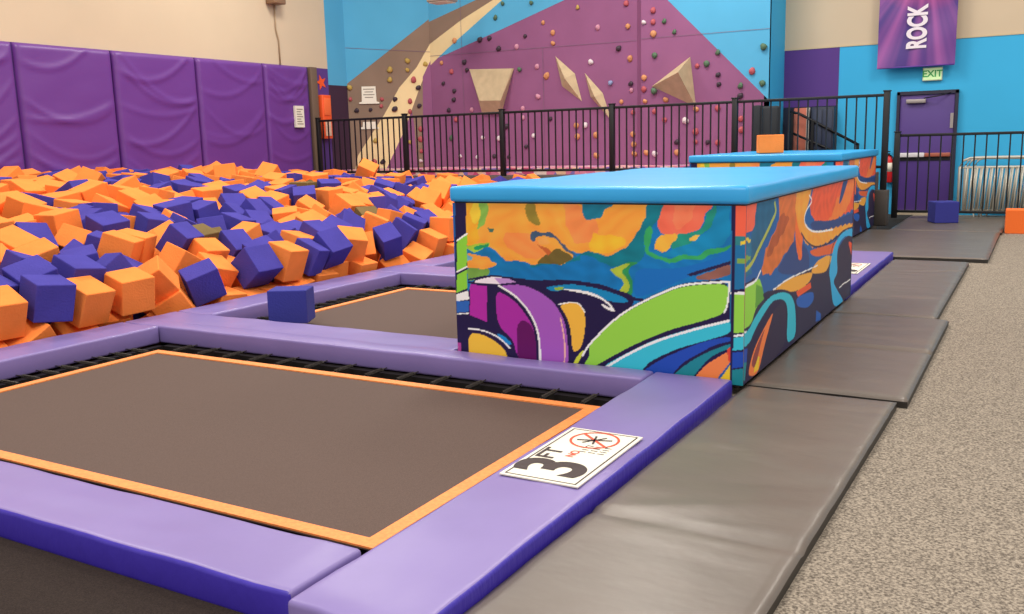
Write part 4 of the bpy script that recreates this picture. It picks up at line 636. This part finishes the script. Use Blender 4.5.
# ---------------- foam cubes ----------------
def foam(dx, dy, dz, m_, seed=0, name='foam_cube'):
    bm = bmesh.new(); bmesh.ops.create_cube(bm, size=1)
    for v in bm.verts: v.co = Vector((v.co.x * dx, v.co.y * dy, v.co.z * dz))
    bmesh.ops.bevel(bm, geom=list(bm.edges), offset=.009, segments=2, affect='EDGES', profile=.5)
    me = bpy.data.meshes.new(name); bm.to_mesh(me); bm.free(); me.materials.append(m_); return me
s = .30; DIM = [(s, s, s), (s, s, s), (s, s, s * .8), (s * 1.1, s, s)]
FM = {(k, c): foam(*DIM[k], (M_orange, M_blue, M_tan)[c]) for k in range(4) for c in range(3)}
CUBES = "11,-663,430,32,14,1,-66,73;10,-664,505,26,57,54,-49,39;00,-671,456,-9,65,-60,-31,-36;30,-671,416,-2,9,-10,-48,-87;10,-665,463,24,20,6,-98,3;00,-674,424,-34,28,-93,20,15;10,-670,574,-34,83,19,-52,-13;31,-668,656,28,32,-64,-63,30;21,-665,585,22,76,-2,-57,-31;30,-672,558,0,4,62,-42,66;00,-668,392,26,37,42,57,-61;10,-698,546,-25,12,-90,-19,-38;10,-669,610,-4,58,51,-44,46;10,-676,387,-43,60,-69,-27,-30;30,-663,691,29,6,58,0,-81;10,-674,661,-40,62,-47,-43,-46;01,-691,476,40,65,-74,12,13;20,-678,543,28,35,-13,84,-38;10,-682,500,-4,30,-51,15,79;01,-661,758,35,33,-21,62,68;30,-741,557,50,44,67,-21,56;31,-692,439,39,57,15,80,6;10,-668,674,-9,69,2,73,0;21,-666,866,31,60,56,-56,12;30,-670,641,-9,71,68,14,0;21,-733,621,54,13,43,6,-89;00,-698,506,-31,42,24,-12,87;10,-690,468,-32,36,28,78,-43;30,-680,800,-27,55,4,80,-23;00,-668,810,2,42,-43,57,57;31,-810,598,63,7,-58,-1,81;10,-671,879,-3,33,-8,52,78;00,-671,926,1,24,61,58,47;00,-687,623,-34,35,-64,49,-48;21,-663,726,29,46,29,60,-59;10,-845,570,71,47,52,55,-45;10,-669,743,-1,41,43,54,-59;30,-700,589,34,77,-19,-58,17;00,-669,801,34,17,43,-87,-16;00,-674,952,-34,7,38,6,92;00,-676,834,-39,43,-26,-83,-26;20,-668,957,18,57,60,-38,41;00,-797,489,58,14,-85,-5,-51;20,-764,492,48,6,-80,16,-58;10,-669,992,34,54,49,-49,-48;30,-672,707,-5,8,-84,-2,-53;30,-693,621,22,68,53,-31,39;20,-714,635,38,49,-4,87,-3;01,-731,688,39,41,1,91,-2;10,-964,610,81,24,-21,-2,-95;20,-805,559,55,20,48,80,-30;00,-755,584,51,53,-69,40,-30;01,-817,659,60,45,-66,-40,-46;30,-666,989,4,76,-8,10,-64;31,-865,728,69,-3,61,-78,-9;10,-674,379,-8,37,-62,60,-33;30,-980,706,89,17,-67,-8,72;30,-694,925,-30,97,-7,18,-13;30,-807,964,60,70,67,17,-19;21,-697,512,38,8,-7,-28,95;11,-818,521,59,26,-26,70,61;20,-684,725,-28,17,-58,-79,9;10,-788,1127,58,51,-23,36,75;31,-859,763,64,45,56,-56,40;10,-684,764,-27,-3,89,-45,-10;30,-1087,694,92,98,-3,21,1;11,-689,923,34,42,-26,-38,78;00,-940,734,80,63,15,13,75;10,-864,993,71,3,-1,-100,-3;11,-702,783,42,15,-67,-70,19;30,-1016,1270,98,46,-3,85,26;11,-717,855,45,32,89,-14,27;30,-793,1161,67,59,-44,67,-13;20,-744,718,45,73,14,-66,-11;11,-820,777,51,35,-48,56,58;31,-741,465,42,20,64,-74,5;31,-734,752,42,9,-99,-2,12;01,-699,960,37,51,13,16,84;11,-850,837,61,61,21,31,70;10,-959,863,78,60,-51,-42,45;30,-701,894,-26,43,-46,70,32;20,-709,894,44,46,67,-20,54;01,-734,512,42,7,-26,-96,-11;11,-872,955,72,38,-68,-13,-62;10,-680,775,5,42,-51,57,-49;30,-1130,1060,102,30,-16,55,-76;21,-821,739,51,84,-17,-15,50;10,-920,598,75,23,-74,-33,-55;31,-796,1027,54,52,42,-43,60;00,-1172,846,101,23,-12,-30,-92;31,-909,859,66,71,-33,-23,58;01,-1128,920,93,9,8,61,-78;00,-987,677,82,71,0,-69,-15;10,-899,725,71,58,77,18,-19;20,-680,989,-26,14,19,71,66;01,-822,813,49,56,-22,17,-78;21,-868,694,67,11,97,7,-18;00,-846,929,58,16,-87,-9,-45;22,-744,653,49,58,42,-37,-59;20,-701,752,38,99,-7,13,1;20,-1238,768,110,21,-64,-71,-20;30,-741,819,47,41,-33,54,66;00,-944,700,74,22,-6,-79,-56;30,-1027,791,91,72,10,-21,65;10,-952,661,75,54,52,-43,50;30,-944,767,81,36,-57,53,51;00,-875,897,68,47,63,-46,41;10,-811,852,53,65,33,-66,19;10,-1114,1137,99,91,-38,7,11;20,-735,962,44,13,73,5,66;20,-686,847,23,74,-40,54,6;10,-1205,833,99,23,59,61,47;21,-854,803,60,1,-88,-17,-44;00,-907,895,72,52,7,85,8;00,-675,1022,-29,72,69,-2,1;31,-914,665,70,51,-53,53,43;21,-778,565,50,53,-73,37,-24;01,-696,693,31,9,-21,-59,-78;11,-942,901,78,56,53,-50,39;11,-707,818,42,34,-36,49,72;11,-855,867,62,28,11,-95,7;11,-1019,714,91,71,-66,-23,-11;30,-1005,1128,85,57,46,-57,37;11,-916,1056,79,29,-16,-68,65;11,-848,604,67,14,-70,-14,69;02,-768,958,44,86,-8,-47,-14;00,-1050,1082,87,41,65,-47,44;11,-894,1156,73,19,26,-95,-6;01,-703,996,37,88,1,-48,-3;21,-907,961,75,51,41,-69,31;11,-867,1176,66,60,-18,78,1;30,-719,1088,39,24,-41,62,62;01,-697,403,35,33,-47,56,60;20,-896,564,63,9,-83,4,-55;00,-986,756,85,45,-41,-47,64;11,-986,641,82,42,-60,-53,-43;01,-993,871,82,4,74,0,67;21,-1027,881,86,5,58,6,-81;10,-780,644,48,14,-92,-9,36;01,-920,1282,71,52,-34,-51,-59;00,-993,1038,80,42,56,45,56;10,-1057,724,90,75,-3,6,-66;20,-818,998,60,64,-41,-22,61;00,-1092,724,93,53,-54,54,-36;21,-771,532,42,21,81,-44,-32;01,-809,692,54,59,-9,77,-23;30,-990,1316,77,43,61,-42,51;30,-1175,1081,102,-1,66,-38,64;30,-1054,1023,86,51,42,51,-55;00,-1186,988,97,50,50,-39,-58;20,-689,692,-34,25,15,-94,-18;00,-706,1032,35,28,9,-95,-11;20,-765,1162,48,-2,91,13,39;21,-794,1067,49,18,-75,42,-48;10,-983,904,81,16,-74,-65,5;30,-781,886,49,-1,-69,-66,30;01,-734,784,42,56,-40,-47,56;01,-1070,947,87,60,-14,3,-79;32,-937,1024,77,8,-71,-8,-69;00,-778,832,43,26,4,-81,53;11,-916,790,70,73,11,-67,7;01,-1029,844,83,6,-74,-14,65;10,-1179,1034,96,76,-22,-60,-14;30,-853,502,69,6,76,-64,-10;01,-1051,1126,86,-2,-68,-8,-73;21,-853,1091,66,54,-11,83,-5;21,-713,722,35,42,-33,-44,-72;30,-763,1091,37,65,-62,-31,-31;00,-865,1308,68,95,27,16,-4;10,-1302,836,104,63,11,77,-2;11,-898,630,69,14,2,-14,98;10,-1083,1266,87,13,67,0,73;30,-940,979,74,59,-48,-43,48;10,-831,1158,55,72,-9,33,-61;20,-998,605,81,65,-38,-42,-51;21,-712,546,29,51,-33,2,-79;20,-849,660,62,5,74,66,-8;20,-927,1157,72,14,-48,-34,80;21,-1099,975,90,35,-44,58,59;10,-861,1024,69,49,37,63,-48;10,-1163,733,96,-3,60,80,-2;00,-774,612,42,15,-94,-15,-27;20,-758,1027,38,47,17,-53,68;01,-978,970,76,58,-50,-32,-55;10,-925,1117,74,76,8,64,7;20,-867,1058,70,69,54,-18,46;20,-1118,1098,91,75,-20,-5,-63;10,-777,460,45,4,-20,-58,-79;00,-1299,964,101,57,37,32,-65;10,-1048,648,82,63,-45,-41,49;20,-842,706,57,52,-52,-23,64;20,-1082,649,92,33,53,52,58;10,-959,1148,79,18,-17,-67,70;10,-857,1124,60,-1,98,10,-19;10,-1204,765,97,53,-61,39,44;00,-1168,770,96,5,-16,-98,-11;30,-1098,1003,87,65,-18,74,3;10,-993,938,84,73,13,66,-10;10,-1011,1514,71,2,60,-80,-5;01,-1265,965,97,62,-38,54,-42;30,-925,830,61,24,43,56,-67;30,-1163,914,95,67,-2,74,-3;20,-970,829,74,19,-72,66,-8;20,-1122,950,90,49,-50,62,35;31,-829,1090,53,87,-5,-48,6;01,-1337,1164,99,3,97,4,-23;11,-1248,833,100,62,8,-78,0;00,-985,1403,72,16,-67,-31,-66;30,-824,889,52,8,98,15,-8;31,-740,556,-23,38,52,11,76;30,-1310,915,101,49,61,55,-29;31,-773,1197,52,6,-88,3,-48;21,-727,590,-30,31,-9,62,71;31,-1148,877,93,7,-82,56,-9;00,-833,1030,59,46,34,69,-45;01,-826,1124,48,9,54,-2,-84;20,-832,1062,57,20,-17,-68,-69;11,-806,1198,65,68,-1,73,8;10,-697,665,9,43,-32,62,58;11,-1269,1014,97,43,27,58,64;20,-999,822,78,75,6,64,13;00,-862,1272,68,47,-6,87,15;30,-1084,1470,72,58,6,-79,-18;10,-950,1242,74,57,-3,0,-82;01,-668,1023,31,77,1,4,-64;20,-1304,998,101,50,45,-44,60;21,-753,996,42,56,55,61,13;11,-839,1193,62,18,-62,-76,5;20,-726,661,20,43,40,65,-48;21,-690,963,-11,59,-69,4,-41;30,-1091,1177,87,52,-49,55,-44;10,-1193,912,96,0,-72,-69,4;01,-1022,1193,81,59,-2,2,-80;21,-914,695,60,72,-13,5,-68;10,-1240,1091,97,46,67,41,-41;21,-1008,1010,77,84,-53,12,2;01,-1034,1239,76,14,-56,-61,-55;31,-760,1058,34,58,-71,28,28;30,-707,879,14,43,-24,-52,70;31,-1094,822,86,-4,-59,-22,77;30,-952,796,75,-4,-99,1,15;11,-985,1218,78,1,-68,9,73;30,-1228,1193,89,9,-73,11,-67;00,-882,594,65,48,5,87,3;20,-1062,1050,84,44,-61,43,50;01,-1267,927,95,66,23,-70,-12;30,-1052,757,91,75,-65,3,8;22,-801,719,38,70,-29,-28,59;21,-1056,801,90,67,-6,-74,-2;21,-890,1122,68,-4,99,6,-12;11,-775,784,37,49,67,-53,14;10,-1333,1443,83,70,71,8,-5;00,-1021,680,81,44,52,-55,48;20,-708,1063,32,69,67,26,-6;31,-1192,720,97,69,-3,72,10;30,-1191,1188,90,55,-57,33,-51;11,-990,1284,75,13,-71,-12,-68;00,-1309,1095,97,5,-76,1,-65;10,-1064,1355,77,9,-8,-99,0;31,-1023,951,82,9,64,-14,75;11,-984,1169,78,9,-21,-97,8;00,-693,842,-15,94,-21,-27,7;31,-1102,855,87,21,-76,12,-61;01,-774,922,40,79,-24,-36,43;20,-1206,1056,96,4,7,-73,68;31,-1050,985,81,11,37,72,57;00,-1095,1040,81,34,-69,38,-52;00,-1062,1199,85,65,-16,71,22;20,-795,1235,57,41,-91,9,5;10,-665,1021,1,100,-7,-1,1;20,-1061,836,85,55,45,-40,58;01,-955,1327,66,31,-66,54,43;20,-860,535,64,71,11,-3,-70;00,-711,573,4,80,-25,-2,-55;00,-917,1340,67,61,-7,-78,6;00,-1342,1127,96,16,77,-5,-61;20,-1283,1231,92,1,-26,82,51;01,-1232,975,94,6,-72,-12,68;30,-1341,1208,95,34,55,-64,41;20,-713,522,-2,73,21,-65,10;11,-1297,1134,96,35,-55,55,53;00,-896,1089,65,82,13,-55,-9;00,-1308,876,98,17,98,-1,6;31,-1062,883,79,22,-51,63,54;21,-994,1344,74,15,-15,66,-72;30,-899,757,67,9,-9,-72,-68;21,-876,1216,60,57,55,30,-54;31,-1341,925,100,57,46,44,-52;10,-827,1292,66,78,-49,10,38;30,-1293,1448,77,50,-48,60,-40;31,-1062,1423,74,49,-80,34,-10;20,-982,1253,73,10,-28,58,-76;21,-709,913,7,45,61,-25,60;21,-1310,1023,98,49,-59,45,46;11,-1195,1254,83,98,1,-22,1;31,-1045,922,80,38,50,34,-70;31,-1240,1392,78,17,6,69,-71;10,-1185,952,94,46,45,47,-60;20,-1059,1162,84,5,65,11,-75;30,-990,790,78,8,-20,10,-97;22,-959,1059,73,44,-74,44,25;30,-905,930,62,99,6,11,-4;10,-712,611,-8,51,32,-29,-74;10,-1231,1016,98,54,-7,-4,83;11,-1132,1208,84,16,28,-94,6;00,-997,1086,73,11,-2,83,54;20,-751,1132,38,24,42,-11,-87;01,-1190,880,93,74,-3,-67,4;10,-1012,982,72,56,59,-51,29;20,-857,1243,65,6,-80,-2,-60;21,-709,451,14,38,63,45,51;00,-1272,804,94,50,44,33,67;20,-1052,689,81,16,8,8,98;30,-978,1489,59,66,28,-69,-12;20,-901,1246,60,18,81,-53,-17;20,-1168,1121,90,74,14,9,-66;31,-1101,1334,76,73,67,-7,4;21,-1024,1042,78,1,-1,-14,99;01,-940,937,66,13,-97,13,17;20,-872,1361,64,25,-64,54,-48;11,-1276,1064,93,16,55,-81,-12;01,-939,628,70,-1,-72,-10,-69;21,-957,1209,72,66,1,76,1;20,-794,993,45,11,27,6,95;10,-736,915,33,24,-83,-5,-50;30,-668,1058,32,3,66,-14,74;30,-1340,963,99,64,-5,-76,7;21,-922,1218,64,41,10,70,58;31,-829,950,38,56,62,-25,50;11,-707,698,3,7,-49,2,87;00,-1098,754,92,58,41,53,-46;31,-1082,1078,83,51,-53,44,51;00,-986,573,81,68,2,73,4;20,-678,317,-32,4,99,1,-10;00,-685,357,-35,70,-39,-18,58;01,-669,1053,-29,99,-8,6,5;10,-671,1085,-31,64,-75,-12,-12;00,-677,1122,-32,52,67,-51,17;11,-675,1156,-13,38,-2,43,-82;10,-682,1205,-7,50,56,-39,53;11,-694,1239,-5,80,8,59,-11;00,-706,1275,-13,10,-16,-74,64;30,-685,1304,-1,25,25,71,62;30,-695,1359,-4,9,-8,82,56;10,-677,1393,-2,39,47,51,-60;30,-675,1446,2,1,-93,-14,34;20,-682,1476,0,94,12,24,23;00,-781,401,23,1,-99,-15,7;30,-799,430,28,-10,63,-1,-77;01,-736,393,13,70,-36,-40,46;31,-743,425,27,17,-17,-2,97;10,-740,610,18,36,-24,52,74;11,-704,384,8,71,57,-31,28;11,-671,313,-5,9,15,75,64;10,-670,348,-7,64,58,-34,37;11,-670,1054,1,51,62,-40,-45;20,-671,1091,-3,3,-11,8,99;10,-670,1125,4,15,-55,-17,80;11,-681,1174,15,28,14,47,-82;10,-666,1213,20,-1,10,-2,99;20,-698,1249,23,99,-7,-14,-1;20,-703,1280,21,60,-4,79,8;10,-691,1318,28,0,81,57,-15;00,-667,1353,25,6,87,20,44;10,-677,1389,29,14,63,-76,2;10,-662,1449,31,75,20,24,59;21,-670,1494,22,79,7,25,55;10,-1341,730,98,100,2,-4,-5;30,-1340,764,95,2,76,4,65;00,-1339,792,122,53,55,46,-44;21,-1343,1058,98,76,64,-9,-7;30,-1339,1259,90,67,-12,-73,12;11,-1304,756,98,64,-57,-32,-40;11,-1312,798,100,62,-57,-49,22;10,-1307,1336,86,41,-75,47,24;30,-1306,1408,79,45,51,-39,62;10,-1259,724,97,5,-73,0,68;20,-1264,762,99,71,3,-70,2;11,-1228,720,95,72,-3,69,-10;10,-1218,1357,74,30,61,23,69;00,-1162,643,93,52,30,77,-23;00,-1187,688,88,56,72,-26,32;30,-1193,1426,73,56,48,-32,59;01,-1119,613,87,9,60,-1,-79;20,-1133,673,89,37,-40,-75,-36;30,-1124,792,85,13,-98,10,9;10,-1159,1513,63,83,3,56,-9;10,-1093,585,88,73,4,-68,9;10,-1078,618,93,98,9,20,-5;10,-1063,588,81,81,4,-58,10;20,-1037,619,80,52,-42,52,53;21,-1020,556,82,58,58,-39,42;31,-1025,587,80,14,70,11,-69;30,-1017,646,77,58,54,-44,42;30,-1047,1481,60,55,23,-33,73;20,-975,509,79,54,-57,-40,-47;21,-987,540,84,43,62,47,46;20,-945,507,74,52,-50,40,-56;11,-944,546,71,83,-3,-55,-7;30,-897,482,69,29,3,-95,-5;00,-894,526,71,34,70,30,55;10,-923,1515,57,49,-45,54,52;00,-853,467,65,54,13,-83,12;00,-826,435,64,44,-14,-9,-88;31,-826,472,77,31,53,-49,62;30,-836,1356,70,57,31,46,60;30,-843,1512,64,9,79,1,61;21,-789,392,56,78,-4,-62,-4;21,-792,420,58,50,-55,-38,-55;20,-793,1272,48,58,-44,-23,65;20,-794,1309,66,6,71,-7,-70;01,-794,1343,66,79,58,-10,17;30,-782,1442,67,63,20,22,72;10,-758,384,52,18,70,-2,-69;30,-761,422,58,3,71,-6,70;20,-765,1230,50,0,68,-74,-4;00,-762,1260,56,63,1,77,-7;20,-760,1300,61,11,-82,-56,7;11,-750,1331,66,59,-29,54,53;30,-748,1369,53,60,42,-61,29;10,-720,355,33,15,15,-72,66;10,-707,1133,32,60,17,12,77;20,-722,1158,41,49,69,-35,40;10,-722,1186,45,9,18,-97,-15;30,-734,1241,51,7,-81,10,-57;21,-729,1294,58,5,18,79,59;00,-722,1324,55,60,47,-56,31;10,-714,1360,53,39,46,39,-69;00,-665,311,25,51,-51,-42,55;10,-688,344,24,11,-91,7,-38;30,-688,1097,28,12,71,-67,-18;11,-662,1142,35,59,-17,78,-14;11,-661,1181,39,89,-30,-33,8;11,-690,1217,46,95,-6,30,7;30,-700,1252,54,6,-71,2,70;00,-664,1281,32,83,-17,-11,52;21,-686,1334,56,0,-10,59,-80;31,-664,1371,60,32,56,35,-67;31,-666,1415,52,45,51,67,29;20,-652,1499,47,46,-57,-44,53"
rest = MB(); zones = {}; CN = ['orange', 'blue', 'grey-brown']
for n, row in enumerate(CUBES.split(';')):
    q = row.split(','); k, c = int(q[0][0]), int(q[0][1]); v = [int(a) / 100 for a in q[1:]]
    loc = Vector(v[:3]); qt = Quaternion((v[3], v[4], v[5], v[6])).normalized()
    if n < 300:
        o = bpy.data.objects.new('foam_cube', FM[(k, c)]); C.objects.link(o); o.location = loc; o.rotation_mode = 'QUATERNION'; o.rotation_quaternion = qt
        X, Y = px(*loc)
        if loc.x > -7.15 and loc.y < 10.5: z_ = 'by the pit edge pad' + (', first trampoline' if loc.y < 5.2 else (', second trampoline front' if loc.y < 6.6 else ', second trampoline back' if loc.y < 8.2 else ', near the block'))
        else:
            col = 'far left' if X < 55 else ('centre left' if X < 120 else ('left of centre' if X < 190 else ('centre right' if X < 270 else ('right of centre' if X < 350 else 'far right'))))
            z_ = ('at the back of the heap, ' if Y < 187 else ('in the upper heap, ' if Y < 200 else ('at middle depth of the heap, ' if Y < 220 else ('in the lower heap, ' if Y < 250 else 'low in the front heap, ')))) + col
        zones.setdefault((c, z_), []).append((X, o))
    else:
        rest.mesh(FM[(k, c)], Matrix.Translation(loc) @ qt.to_matrix().to_4x4(), (M_orange, M_blue, M_tan)[c])
for (c, z_), l in zones.items():
    l.sort(key=lambda t_: t_[0])
    for i, (_, o) in enumerate(l): tag(o, f'{CN[c]} foam cube {z_}, {ordinal(i, len(l))}' if len(l) > 1 else f'only {CN[c]} foam cube {z_}', 'foam cube', 'foam cubes heaped in the pit')
rest.mi(M_dark)
o = rest.build('foam_cubes', fix=False); tag(centre(o), 'remaining loose orange and blue foam cubes showing through gaps in the pit heap', 'foam cubes'); o['kind'] = 'stuff'
# the bedding of buried foam below the visible heap
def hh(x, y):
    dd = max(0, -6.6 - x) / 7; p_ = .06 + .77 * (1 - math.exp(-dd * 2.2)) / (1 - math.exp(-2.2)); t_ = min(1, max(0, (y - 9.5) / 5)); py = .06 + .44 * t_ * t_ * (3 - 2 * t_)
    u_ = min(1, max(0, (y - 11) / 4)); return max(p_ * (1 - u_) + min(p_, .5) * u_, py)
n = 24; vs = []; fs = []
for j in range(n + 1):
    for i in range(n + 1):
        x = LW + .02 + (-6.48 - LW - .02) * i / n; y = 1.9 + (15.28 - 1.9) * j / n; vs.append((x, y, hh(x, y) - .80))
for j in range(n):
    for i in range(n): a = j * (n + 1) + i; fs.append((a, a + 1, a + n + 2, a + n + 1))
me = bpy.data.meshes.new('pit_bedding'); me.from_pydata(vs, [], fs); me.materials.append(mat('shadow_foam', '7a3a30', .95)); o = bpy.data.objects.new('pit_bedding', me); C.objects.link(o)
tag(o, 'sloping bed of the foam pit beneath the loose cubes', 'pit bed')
def loose(dx, dy, dz, m_, loc, rz, label):
    me = foam(dx, dy, dz, m_, name='foam_block'); o_ = bpy.data.objects.new('foam_cube', me); C.objects.link(o_); o_.location = (loc[0], loc[1], loc[2] + dz / 2); o_.rotation_euler.z = R(rz)
    return tag(o_, label, 'foam cube')
loose(.33, .27, .28, mat('deep_blue_foam', '33368e', .95, bump=.2, bscale=60), (-5.45, 5.72, -.028), 28, 'lone blue foam cube on the corner of the second trampoline')
loose(.33, .26, .25, M_orange, (-3.33, 13.1, 1.185), 24, 'orange foam cube lying on top of the far painted block')
loose(.36, .34, .33, mat('deep_blue_foam', '2f3aa0', .95), (-1.33, 16.05, .004), 24, 'blue foam cube on the shiny mat in front of the exit door')
loose(.66, .36, .34, mat('red_orange_foam', 'ee6f2a', .95, bump=.2, bscale=60), (-.10, 15.15, -.05), 3, 'orange foam cube on the carpet at the right frame edge')
